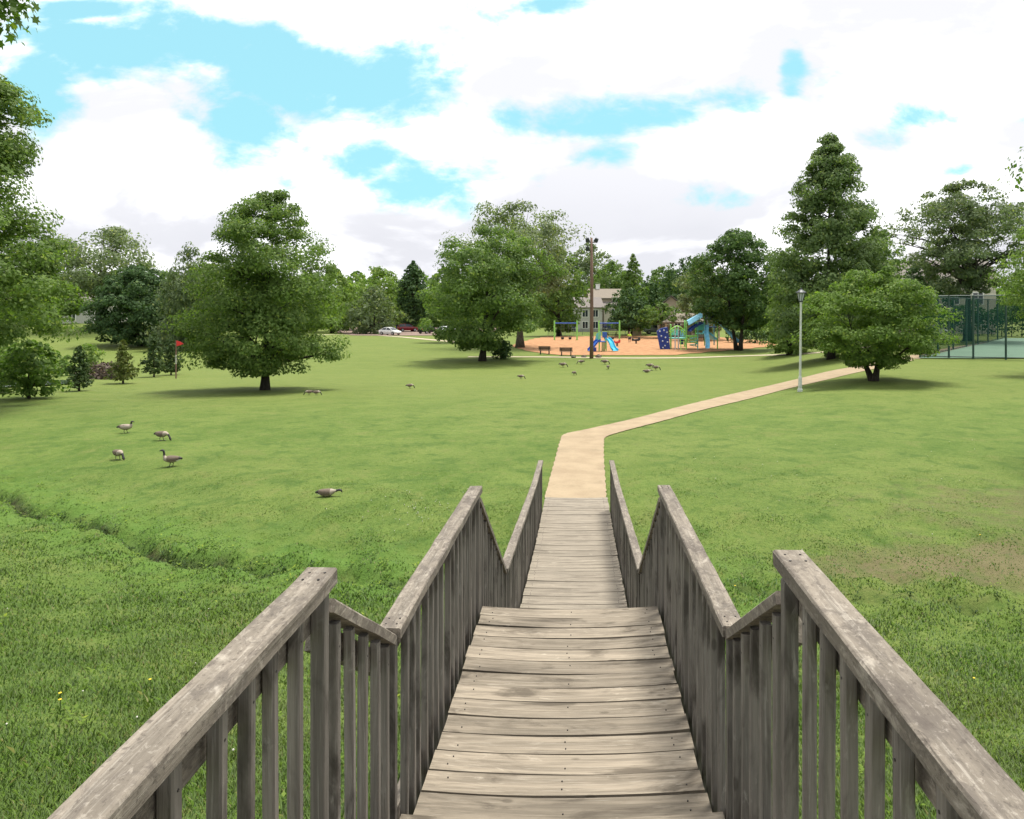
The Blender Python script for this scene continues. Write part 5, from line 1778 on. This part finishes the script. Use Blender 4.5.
    chute(mb, [f(714, 321.5, -0.5), f(717, 322.5, -0.6), f(722, 327.5, -0.9), f(727, 333, -1.2), f(731, 337.8, -1.5), f(734, 341.2, -1.7), f(737, 342.0, -1.9)], 0.95, 0.34)
    mb.build('slide', C_['sky_blue'], t)
    # slide to the front
    mb = MB()
    chute(mb, [f(705.5, 325, -1.0), f(704.5, 328, -1.6), f(703.2, 334, -2.3), f(703.6, 340, -2.9), f(703.2, 345, -3.4), f(702, 346.6, -4.0)], 0.55, 0.30)
    mb.build('slide', C_['sky_blue'], t)
    mb = MB()
    chute(mb, [f(707, 333.5, 1.1), f(711, 336, 1.6), f(716, 340, 2.2), f(719, 341, 2.5)], 0.9, 0.3)
    mb.build('slide', C_['cyan'], t)
    # ladder
    mb = MB()
    for x in (679, 684):
        mb.tube([f(x, 350, -1.9), f(x, 338, -1.1)], 0.05, 7)
    for i in range(5):
        u = (i + 0.6) / 5
        mb.tube([f(679, 350 - 12 * u, -1.9 + 0.8 * u), f(684, 350 - 12 * u, -1.9 + 0.8 * u)], 0.04, 6)
    mb.build('ladder', C_['lime'], t)
    mb = MB()
    for i in range(16):
        a = i / 15
        mb.v and None
    pts = [f(692, 346 - 9 * i / 20, -1.3) + Vector((0.5 * math.cos(i * 0.9), 0.5 * math.sin(i * 0.9), 0)) for i in range(21)]
    mb.tube(pts, 0.055, 6)
    mb.build('spiral_climber', C_['teal'], t)


big_playset()


def small_playset():
    f = Frame(602, 351.5)
    k = f.k
    t = thing('toddler_playset', 'small blue and teal play structure with two slides right of the light pole', 'playground set', f.g)
    for (x, a, b, d) in ((599, 331, 351, -0.6), (606, 331.5, 350, -0.6), (599.5, 332, 349, 0.7), (605.5, 332, 348.5, 0.7)):
        mb = MB()
        mb.tube([f(x, b + 0.5, d), f(x, a, d)], 0.07, 8)
        mb.build('post', C_['green_post'], t)
    mb = MB()
    mb.box(f(602.5, 341.5), (7.4 * k, 1.4, 0.1))
    mb.build('platform', C_['royal'], t)
    mb = MB()
    mb.box(f(604.5, 334.5, -0.65), (4.6 * k, 0.08, 5.6 * k))
    mb.build('panel', C_['royal'], t, bevel=0.03)
    mb = MB()
    mb.prism([f(594.5, 342, 0.5), f(596.5, 334, 0.5), f(600.5, 331, 0.5), f(601, 342, 0.5)], (0, 0, 0), (0, 0.1, 0))
    mb.build('panel', C_['teal'], t)
    mb = MB()
    mb.box(f(603.2, 346.5, -0.62), (3.6 * k, 0.07, 9 * k))
    mb.build('panel', C_['olive'], t)
    mb = MB()
    chute(mb, [f(606.5, 339, -0.3), f(608.5, 339.8, -0.5), f(611, 343, -0.8), f(612.5, 347.5, -1.1), f(614, 349.8, -1.3), f(615, 350.2, -1.6)], 0.75, 0.28)
    mb.build('slide', C_['cyan'], t)
    mb = MB()
    chute(mb, [f(599, 341, -0.3), f(596.5, 342, -0.5), f(593, 346, -0.8), f(590.5, 349.5, -1.1), f(588.5, 350.4, -1.2)], 0.75, 0.28)
    mb.build('slide', C_['royal'], t)
    mb = MB()
    mb.box(f(594.5, 349, -0.9), (3.4 * k, 0.6, 4 * k))
    mb.build('step', C_['navy'], t, bevel=0.05)


small_playset()


def swing_set():
    f = Frame(586, 340.5)
    t = thing('swing_set', 'green posted swing set with blue top bars at the back of the playground', 'swing set', f.g)
    for x in (554.5, 577, 599, 619.5):
        mb = MB()
        mb.tube([f(x, 341.5, 0), f(x, 320.5, 0)], 0.13, 9)
        mb.build('post', C_['green_post'], t)
    for (a, b) in ((554.5, 577), (599, 619.5)):
        mb = MB()
        mb.tube([f(a, 323.2), f(b, 323.2)], 0.09, 8)
        mb.build('top_bar', C_['royal'], t)
    for x in (562.5, 570, 605.5, 612.5):
        mb = MB()
        for e in (-0.24, 0.24):
            p = f(x, 323.2)
            q = f(x, 338.6)
            mb.tube([p + Vector((e, 0, 0)), q + Vector((e, 0, 0.2))], 0.014, 5)
        ch = mb.build('swing_chain', C_['galv'], t)
        mb = MB()
        q = f(x, 338.6)
        mb.lathe(q, [(0.16, -0.14), (0.24, -0.05), (0.26, 0.22), (0.21, 0.22), (0.18, 0.0)], 9)
        mb.build('seat', C_['dark_metal'], ch)


swing_set()


def spring_rider(label, px, py, wpx, mat):
    f = Frame(px, py)
    k = f.k
    w_ = wpx * k
    t = thing('spring_rider', label, 'spring rider', f.g, 0, 'spring riders')
    mb = MB()
    pts = [Vector((0.14 * math.cos(i * 0.8), 0.14 * math.sin(i * 0.8), 0.45 * i / 40)) for i in range(41)]
    mb.tube(pts, 0.025, 6)
    mb.build('spring', C_['dark_metal'], t)
    mb = MB()
    mb.prism([Vector((x * w_, -0.14, z)) for (x, z) in ((-0.5, 0.5), (-0.42, 0.44), (0.3, 0.44), (0.5, 0.60), (0.46, 0.95), (0.30, 1.02), (0.22, 0.76), (-0.18, 0.70), (-0.36, 0.84), (-0.48, 0.80))], (0, 0, 0), (0, 0.28, 0))
    mb.build('body', C_[mat], t, bevel=0.05)
    mb = MB()
    mb.tube([(w_ * 0.24, -0.3, 0.86), (w_ * 0.24, 0.3, 0.86)], 0.025, 7)
    mb.build('handle', C_['dark_metal'], t)


spring_rider('red spring rider beside the cyan slide of the small play structure', 617, 346.5, 7, 'red_plastic')
spring_rider('dark spring rider alone on the wood chips behind the small play structure', 636, 344, 9, 'dark_metal')


# ---- child
def child():
    f = Frame(629.5, 342.5)
    H = 11.0 * f.k
    s = H / 1.2
    t = thing('person', 'child in a lime green shirt and dark shorts standing on the playground', 'person', f.g, R(20))
    J = {'pel': (0, 0, 0.56, 0.10), 'chest': (0, 0, 0.80, 0.115), 'neck': (0, 0, 0.95, 0.045), 'head0': (0, -0.005, 1.02, 0.075), 'head1': (0, -0.01, 1.12, 0.085), 'head2': (0, -0.005, 1.18, 0.05)}
    E = [('pel', 'chest'), ('chest', 'neck'), ('neck', 'head0'), ('head0', 'head1'), ('head1', 'head2')]
    for sd, nm in ((-1, 'l'), (1, 'r')):
        J.update({nm + 'sh': (sd * 0.13, 0, 0.88, 0.045), nm + 'el': (sd * 0.20, -0.02, 0.70, 0.034), nm + 'wr': (sd * 0.20, -0.10, 0.56, 0.026), nm + 'ha': (sd * 0.20, -0.14, 0.50, 0.028),
                  nm + 'hip': (sd * 0.075, 0, 0.52, 0.075), nm + 'kn': (sd * 0.085, -0.02 * sd - 0.02, 0.30, 0.052), nm + 'an': (sd * 0.09, 0.04 * sd, 0.06, 0.034), nm + 'to': (sd * 0.095, 0.04 * sd - 0.11, 0.03, 0.03)})
        E += [('chest', nm + 'sh'), (nm + 'sh', nm + 'el'), (nm + 'el', nm + 'wr'), (nm + 'wr', nm + 'ha'), ('pel', nm + 'hip'), (nm + 'hip', nm + 'kn'), (nm + 'kn', nm + 'an'), (nm + 'an', nm + 'to')]
    keys = list(J)

    def skin(name, names, edges, grow, mat, par):
        idx = {n_: i for i, n_ in enumerate(names)}
        me = bpy.data.meshes.new(name)
        me.from_pydata([tuple(c * s for c in J[n_][:3]) for n_ in names], [(idx[a], idx[b]) for a, b in edges], [])
        me.materials.append(mat)
        o = bpy.data.objects.new(name, me)
        COL.objects.link(o)
        o.parent = par
        o.modifiers.new('skin', 'SKIN')
        if me.skin_vertices:
            for n_ in names:
                v = me.skin_vertices[0].data[idx[n_]]
                r_ = (J[n_][3] + grow) * s
                v.radius = (r_, r_)
            me.skin_vertices[0].data[0].use_root = True
        sb = o.modifiers.new('smooth', 'SUBSURF')
        sb.levels = 1
        sb.render_levels = 2
        return o
    body = skin('body', keys, E, 0, C_['skin'], t)
    skin('shirt', ['pel', 'chest', 'lsh', 'rsh', 'lel', 'rel'], [('pel', 'chest'), ('chest', 'lsh'), ('chest', 'rsh'), ('lsh', 'lel'), ('rsh', 'rel')], 0.03, C_['shirt_lime'], t)
    skin('shorts', ['pel', 'lhip', 'rhip', 'lkn', 'rkn'], [('pel', 'lhip'), ('pel', 'rhip'), ('lhip', 'lkn'), ('rhip', 'rkn')], 0.022, C_['shorts'], t)
    mb = MB()
    mb.lathe((0, 0.012 * s, 1.09 * s), [(0.092 * s, 0), (0.096 * s, 0.05 * s), (0.07 * s, 0.10 * s), (0.02 * s, 0.125 * s)], 10)
    mb.build('hair', C_['hair'], t, smooth=True)


child()


# ---- picnic table, tan panels, low fence
def picnic_table():
    g = G(612, 336.5)
    t = thing('picnic_table', 'brown picnic table behind the swing set and small play structure', 'table', g, R(12))
    mb = MB()
    for i in range(5):
        mb.box((0, -0.34 + i * 0.17, 0.75), (2.2, 0.155, 0.05))
    mb.build('tabletop', C_['brown_slat'], t)
    for sd in (-1, 1):
        mb = MB()
        mb.box((0, sd * 0.72, 0.45), (2.2, 0.26, 0.05))
        mb.build('seat', C_['brown_slat'], t)
        mb = MB()
        for e in (-1, 1):
            mb.beam((sd * 0.8, e * 0.25, 0.72), (sd * 0.8, e * 0.68, 0), 0.08, 0.06)
        mb.beam((sd * 0.8, -0.8, 0.40), (sd * 0.8, 0.8, 0.40), 0.06, 0.08)
        mb.build('leg', C_['brown_slat'], t)


picnic_table()


def low_fence(name, label, a, b, h, n, mats, mesh):
    a, b = Vector((*a, tz(*a))), Vector((*b, tz(*b)))
    t = thing(name, label, 'fence', a)
    d = b - a
    for i in range(n + 1):
        p = d * (i / n)
        mb = MB()
        mb.tube([p + Vector((0, 0, -0.1)), p + Vector((0, 0, h + 0.03))], 0.045, 7)
        mb.build('post', mats, t)
    mb = MB()
    mb.tube([Vector((0, 0, h)), d + Vector((0, 0, h))], 0.03, 6)
    mb.build('top_rail', mats, t)
    mb = MB()
    mb.add([Vector((0, 0, 0.05)), d + Vector((0, 0, 0.05)), d + Vector((0, 0, h)), Vector((0, 0, h))], [(0, 1, 2, 3)])
    mb.build('mesh_panel', mesh, t)


low_fence('chain_link_fence', 'low grey chain link fence along the back of the playground', at(548, 335.0), at(668, 334.6), 1.3, 14, C_['galv'], C_['chain_grey'])
g = G(637, 335.5)
t = thing('board_screen', 'small tan board screen with a gap behind the child', 'screen', g)
for x in (-0.42, 0.42):
    mb = MB()
    mb.box((x * 1.0, 0, 0.85), (0.68, 0.08, 1.7))
    mb.build('panel', C_['tan_board'], t, bevel=0.01)
for x in (-0.82, 0.0, 0.82):
    mb = MB()
    mb.box((x, 0.08, 0.9), (0.1, 0.08, 1.9))
    mb.build('post', C_['tan_board'], t)


# ---- tennis court
rows = [(358.6, 918, 1150), (354, 938, 1170), (350, 955.5, 1190), (346, 973, 1210), (342, 990, 1230), (338.5, 1005, 1250)]
ribbon('tennis_court', 'pale green tennis court inside the tall fence', [G(a, y) for (y, a, b) in rows], [G(b, y) for (y, a, b) in rows], MAT['court'], across=10, lift=0.06)


def court_fence():
    A, B, Cc = G(920, 357.6), G(1120, 361.5), G(1006, 338.2)
    h = (357.6 - 296) / F * A.y
    t = thing('court_fence', 'tall dark green chain link fence around the tennis court', 'fence', A)
    Z = Vector((0, 0, 1))

    def run(p, q, xs):
        for u in xs:
            c = p + (q - p) * u - A
            c.z = tz(p.x + (q.x - p.x) * u, p.y + (q.y - p.y) * u) - A.z
            mb = MB()
            mb.tube([c - Z * 0.1, c + Z * (h + 0.04)], 0.075, 8)
            mb.build('post', C_['fence_green'], t)
        for zz in (h, 0.12):
            mb = MB()
            mb.tube([p - A + Z * zz, q - A + Z * zz], 0.04, 6)
            mb.build('rail', C_['fence_green'], t)
        mb = MB()
        mb.add([p - A + Z * 0.06, q - A + Z * 0.06, q - A + Z * h, p - A + Z * h], [(0, 1, 2, 3)])
        mb.build('mesh_panel', C_['chain'], t)
    run(A, B, [0, 0.155, 0.283, 0.45, 0.62, 0.8, 1.0])
    run(A, Cc, [0.14, 0.28, 0.42, 0.56, 0.70, 0.85, 1.0])


court_fence()


# ---- houses
def house(label, px, D, w_, d, h, rz, wall, roof, rh, wins, name='house', hip=False, chimney=None, z=None, ridge_x=True):
    x, y_ = at(px, D=D)
    t = thing(name, label, 'house', (x, y_, tz(x, y_) if z is None else z), R(rz))
    mb = MB()
    mb.box((0, 0, h / 2 - 0.3), (w_, d, h + 0.6))
    if not hip:
        if ridge_x:
            for s_ in (-1, 1):
                mb.prism([(s_ * (w_ / 2 - 0.02), -d / 2 + 0.02, h - 0.02), (s_ * (w_ / 2 - 0.02), d / 2 - 0.02, h - 0.02), (s_ * (w_ / 2 - 0.02), 0, h + rh - 0.12)], (0, 0, 0), (-s_ * 0.2, 0, 0))
        else:
            for s_ in (-1, 1):
                mb.prism([(-w_ / 2 + 0.02, s_ * (d / 2 - 0.02), h - 0.02), (w_ / 2 - 0.02, s_ * (d / 2 - 0.02), h - 0.02), (0, s_ * (d / 2 - 0.02), h + rh - 0.12)], (0, 0, 0), (0, -s_ * 0.2, 0))
    mb.build('wall', C_[wall], t)
    ov = 0.45
    mb = MB()
    a, b = w_ / 2 + ov, d / 2 + ov
    e = 0.18
    if hip:
        rx = max(0.1, w_ / 2 - d / 2)
        mb.add([(-a, -b, h), (a, -b, h), (a, b, h), (-a, b, h), (-rx, 0, h + rh), (rx, 0, h + rh), (-a, -b, h - e), (a, -b, h - e), (a, b, h - e), (-a, b, h - e)],
               [(0, 1, 5, 4), (1, 2, 5), (2, 3, 4, 5), (3, 0, 4), (0, 6, 7, 1), (1, 7, 8, 2), (2, 8, 9, 3), (3, 9, 6, 0), (9, 8, 7, 6)])
    elif ridge_x:
        mb.prism([(-a, -b, h - 0.1), (-a, 0, h + rh), (-a, b, h - 0.1), (-a, b, h - 0.1 + e), (-a, 0, h + rh + e), (-a, -b, h - 0.1 + e)], (0, 0, 0), (2 * a, 0, 0))
    else:
        mb.prism([(-a, -b, h - 0.1), (0, -b, h + rh), (a, -b, h - 0.1), (a, -b, h - 0.1 + e), (0, -b, h + rh + e), (-a, -b, h - 0.1 + e)], (0, 0, 0), (0, 2 * b, 0))
    rf = mb.build('roof', C_[roof], t)
    if chimney:
        mb = MB()
        mb.box((chimney, 0.2, h + rh + 0.3), (0.9, 0.9, 1.8))
        mb.box((chimney, 0.2, h + rh + 1.25), (1.1, 1.1, 0.16))
        mb.build('chimney', C_['trim'], rf)
    for (wx, wz, ww, wh) in wins:
        mb = MB()
        yy = -d / 2 - 0.03
        for (cx_, cz_, sx_, sz_) in ((0, wh / 2 + 0.06, ww + 0.24, 0.12), (0, -wh / 2 - 0.06, ww + 0.24, 0.12), (-ww / 2 - 0.06, 0, 0.12, wh), (ww / 2 + 0.06, 0, 0.12, wh), (0, 0, 0.07, wh)):
            mb.box((wx + cx_, yy, wz + cz_), (sx_, 0.14, sz_))
        wn = mb.build('window', C_['trim'], t)
        mb = MB()
        mb.box((wx, -d / 2 - 0.008, wz), (ww, 0.04, wh))
        mb.build('pane', C_['pane'], wn)
    return t


house('white two storey house with dark windows left of the wooden light pole', 587.0, 168, 5.6, 9, 5.4, 8, 'white_wall', 'roof_grey', 2.2, [(-1.1, 4.1, 1.2, 1.5), (1.2, 4.1, 1.2, 1.5), (-1.1, 1.5, 1.2, 1.5), (1.2, 1.5, 1.2, 1.5)], ridge_x=True)
house('tall tan townhouse with a pale chimney right of the wooden light pole', 604, 178, 7.5, 9, 7.6, 4, 'tan_wall', 'roof_tan', 2.2, [(2.2, 7.0, 1.2, 1.5), (2.2, 4.4, 1.2, 1.5), (-2.2, 7.0, 1.2, 1.5)], chimney=-1.5)
house('cream house wing half hidden by the dark round tree', 622, 176, 9, 8, 5.8, 0, 'cream_wall', 'roof_grey', 2.0, [(-2, 4.3, 1.4, 1.5), (1.5, 4.3, 1.4, 1.5), (-2, 1.5, 1.4, 1.5), (1.5, 1.5, 1.4, 1.5)])
house('tan gabled house peering between the far trees behind the climbing wall', 671, 146, 5.4, 8, 5.2, -6, 'tan_wall', 'roof_grey', 2.4, [(1.2, 4.2, 1.1, 1.5), (-1.2, 4.2, 1.1, 1.5), (1.2, 1.6, 1.1, 1.5)], ridge_x=False)
house('grey roofed apartment house behind the honey locust', 926, 118, 17, 11, 8.2, -14, 'tan_wall', 'roof_grey', 3.2, [(-5.5, 6.4, 1.3, 1.6), (-2.5, 6.4, 1.3, 1.6), (1, 6.4, 1.3, 1.6), (4, 6.4, 1.3, 1.6), (-5.5, 3.2, 1.3, 1.6), (-2.5, 3.2, 1.3, 1.6), (1, 3.2, 1.3, 1.6), (4, 3.2, 1.3, 1.6)], name='apartment_house', chimney=-2.0)
house('pale gabled wing of the apartments right of the grey roofed block', 958, 112, 8, 9, 7.2, -14, 'cream_wall', 'roof_grey', 2.8, [(-1.6, 5.2, 1.3, 1.6), (1.6, 5.2, 1.3, 1.6), (-1.6, 2.2, 1.3, 1.6), (1.6, 2.2, 1.3, 1.6)], name='apartment_house', ridge_x=False)
house('white house glimpsed through the trees on the mound at far left', 95, 150, 9, 8, 4.5, 10, 'white_wall', 'roof_grey', 2.4, [(-2.4, 2.4, 1.2, 1.5), (2.4, 2.4, 1.2, 1.5)], z=-0.3)


def shelter():
    g = Vector((*at(689, D=128), 0))
    g.z = tz(g.x, g.y)
    t = thing('park_shelter', 'low tan roofed park shelter behind the large play structure', 'shelter', g, R(4))
    mb = MB()
    w_, d, h = 10.5, 6.5, 2.9
    mb.add([(-w_ / 2, -d / 2, h), (w_ / 2, -d / 2, h), (w_ / 2, d / 2, h), (-w_ / 2, d / 2, h), (-2.4, 0, h + 1.5), (2.4, 0, h + 1.5), (-w_ / 2, -d / 2, h - 0.25), (w_ / 2, -d / 2, h - 0.25), (w_ / 2, d / 2, h - 0.25), (-w_ / 2, d / 2, h - 0.25)],
           [(0, 1, 5, 4), (1, 2, 5), (2, 3, 4, 5), (3, 0, 4), (0, 6, 7, 1), (1, 7, 8, 2), (2, 8, 9, 3), (3, 9, 6, 0), (9, 8, 7, 6)])
    mb.build('roof', C_['roof_tan'], t)
    for sx in (-1, 0, 1):
        for sy in (-1, 1):
            mb = MB()
            mb.box((sx * 4.6, sy * 2.7, h / 2 - 0.15), (0.28, 0.28, h - 0.25))
            mb.build('post', C_['cream_wall'], t)
    mb = MB()
    mb.box((0, 2.6, 1.1), (8.6, 0.15, 2.2))
    mb.build('back_wall', C_['cream_wall'], t)


shelter()


# ---- cars
def car(label, px, py, D, rz, paint, kind='sedan', group='parked cars'):
    if D is None:
        g = G(px, py)
    else:
        x, y_ = at(px, D=D)
        g = Vector((x, y_, tz(x, y_)))
    t = thing('parked_car', label, 'car', g + Vector((0, 0, 0.05)), R(rz), group)
    if kind == 'sedan':
        st = [(-2.2, 0.42, 0.74, 0.72), (-2.12, 0.30, 0.92, 0.82), (-1.5, 0.24, 0.98, 0.86), (-0.6, 0.24, 0.96, 0.87), (0.6, 0.24, 0.95, 0.87), (1.35, 0.26, 0.88, 0.86), (2.05, 0.30, 0.74, 0.80), (2.25, 0.40, 0.60, 0.70)]
        cab = [(-1.65, 0.97, 0.62), (-1.0, 1.38, 0.60), (-0.3, 1.45, 0.60), (0.35, 1.38, 0.60), (1.15, 0.92, 0.66)]
    else:
        st = [(-2.3, 0.45, 1.0, 0.80), (-2.25, 0.34, 1.10, 0.88), (-1.4, 0.28, 1.12, 0.92), (0.2, 0.28, 1.10, 0.92), (1.1, 0.30, 1.05, 0.92), (2.0, 0.34, 0.92, 0.86), (2.25, 0.42, 0.74, 0.76)]
        cab = [(-2.2, 1.10, 0.76), (-1.95, 1.62, 0.66), (-0.8, 1.74, 0.66), (0.25, 1.66, 0.66), (1.15, 1.06, 0.72)]
    mb = MB()
    vs, fs = [], []
    for (x, z0, z1, hw) in st:
        zm = z0 + (z1 - z0) * 0.55
        for (a, b) in ((-hw * 0.86, z0), (hw * 0.86, z0), (hw, zm), (hw * 0.95, z1 - 0.03), (hw * 0.86, z1), (-hw * 0.86, z1), (-hw * 0.95, z1 - 0.03), (-hw, zm)):
            vs.append((x, a, b))
    for i in range(len(st) - 1):
        for q in range(8):
            fs.append((i * 8 + q, i * 8 + (q + 1) % 8, i * 8 + 8 + (q + 1) % 8, i * 8 + 8 + q))
    fs += [tuple(range(8)), tuple((len(st) - 1) * 8 + q for q in reversed(range(8)))]
    mb.add(vs, fs)
    mb.build('body', C_[paint], t, smooth=False, bevel=0.02)

    def loft(name, dz, grow, mat, par, x0=None):
        mb = MB()
        vs, fs = [], []
        base = cab[0][1]
        for i, (x, z, hw) in enumerate(cab):
            lo = min(z, np.interp(x, [s_[0] for s_ in st], [s_[2] for s_ in st])) - 0.02
            bw = 0.80 if kind == 'sedan' else 0.86
            for (a, b) in ((-bw, lo), (bw, lo), (hw + grow, z + dz), (-hw - grow, z + dz)):
                vs.append((x, a, b))
        for i in range(len(cab) - 1):
            for q in range(4):
                fs.append((i * 4 + q, i * 4 + (q + 1) % 4, i * 4 + 4 + (q + 1) % 4, i * 4 + 4 + q))
        fs += [(0, 1, 2, 3), tuple((len(cab) - 1) * 4 + q for q in (3, 2, 1, 0))]
        mb.add(vs, fs)
        return mb.build(name, mat, par)
    loft('windows', 0, 0, C_['pane'], t).name = 'window_band'
    mb = MB()
    vs, fs = [], []
    rr = cab[1:-1]
    for (x, z, hw) in rr:
        vs += [(x, -hw - 0.02, z - 0.03), (x, hw + 0.02, z - 0.03), (x, hw - 0.04, z + 0.03), (x, -hw + 0.04, z + 0.03)]
    for i in range(len(rr) - 1):
        for q in range(4):
            fs.append((i * 4 + q, i * 4 + (q + 1) % 4, i * 4 + 4 + (q + 1) % 4, i * 4 + 4 + q))
    fs += [(0, 1, 2, 3), tuple((len(rr) - 1) * 4 + q for q in (3, 2, 1, 0))]
    mb.add(vs, fs)
    for sd in (-1, 1):
        for (i, j) in ((1, 0), (3, 4)):
            p, q = cab[i], cab[j]
            mb.beam((p[0], sd * (p[2] + 0.01), p[1] - 0.01), (q[0], sd * ((0.80 if kind == 'sedan' else 0.86) - 0.01), q[1]), 0.07, 0.06)
        xm = cab[2][0]
        mb.beam((xm, sd * (cab[2][2] + 0.012), cab[2][1] - 0.02), (xm + 0.05, sd * ((0.80 if kind == 'sedan' else 0.86) + 0.01), st[3][2] - 0.01), 0.08, 0.05)
    mb.build('roof', C_[paint], t)
    for x in (-1.35, 1.38):
        for sd in (-1, 1):
            mb = MB()
            rot = Matrix.Rotation(R(90), 3, 'X')
            r_ = 0.33 if kind == 'sedan' else 0.37
            mb.lathe((0, 0, 0), [(r_ * 0.62, -0.11), (r_ * 0.94, -0.11), (r_, -0.07), (r_, 0.07), (r_ * 0.94, 0.11), (r_ * 0.62, 0.11)], 16)
            mb.v = [tuple(rot @ Vector(p) + Vector((x, sd * 0.80, r_))) for p in mb.v]
            wh = mb.build('wheel', C_['tyre'], t)
            mb = MB()
            mb.lathe((0, 0, 0), [(r_ * 0.62, -0.118), (r_ * 0.58, -0.10), (r_ * 0.58, 0.10), (r_ * 0.62, 0.118)], 12)
            mb.v = [tuple(rot @ Vector(p) + Vector((x, sd * 0.80, r_))) for p in mb.v]
            mb.build('rim', C_['rim'], wh)
    for sd in (-1, 1):
        e = st[-2]
        mb = MB()
        mb.box((e[0] + 0.10, sd * 0.58, e[2] - 0.13), (0.16, 0.34, 0.14))
        mb.build('headlight', C_['lamp_white'], t, bevel=0.03)
        mb = MB()
        mb.box((st[0][0] + 0.03, sd * 0.62, st[1][2] - 0.16), (0.10, 0.28, 0.16))
        mb.build('tail_light', C_['tail_red'], t, bevel=0.02)
    return t


car('white sedan parked at the near edge of the parking lot', 390, 335.2, None, -28, 'car_white')
car('dark red minivan parked behind the white sedan', 408, 331.6, None, 25, 'car_red', 'van')
car('black pickup sized vehicle parked at the left tip of the broad tree', 428, 333.8, None, 60, 'car_black', 'van')
car('silver car half hidden under the left branches of the broad tree', 446, 333.6, None, 20, 'car_silver')
car('dark blue car between the white sedan and the far lawn', 394, 330.2, None, 10, 'car_blue')
car('white hatchback parked under the broad tree, right of the silver car', 462, 333.4, None, 15, 'car_white')
car('dark blue car in front of the white house', 577, 331.0, None, 6, 'car_blue')
car('navy van in front of the cream house wing', 612, 330.5, None, 4, 'car_blue', 'van')
car('white car in front of the apartments, seen past the dogwood and fence', 932, None, 98, 20, 'car_white')
car('silver van among the low trees left of the park shelter', 655, None, 148, 5, 'car_silver', 'van')
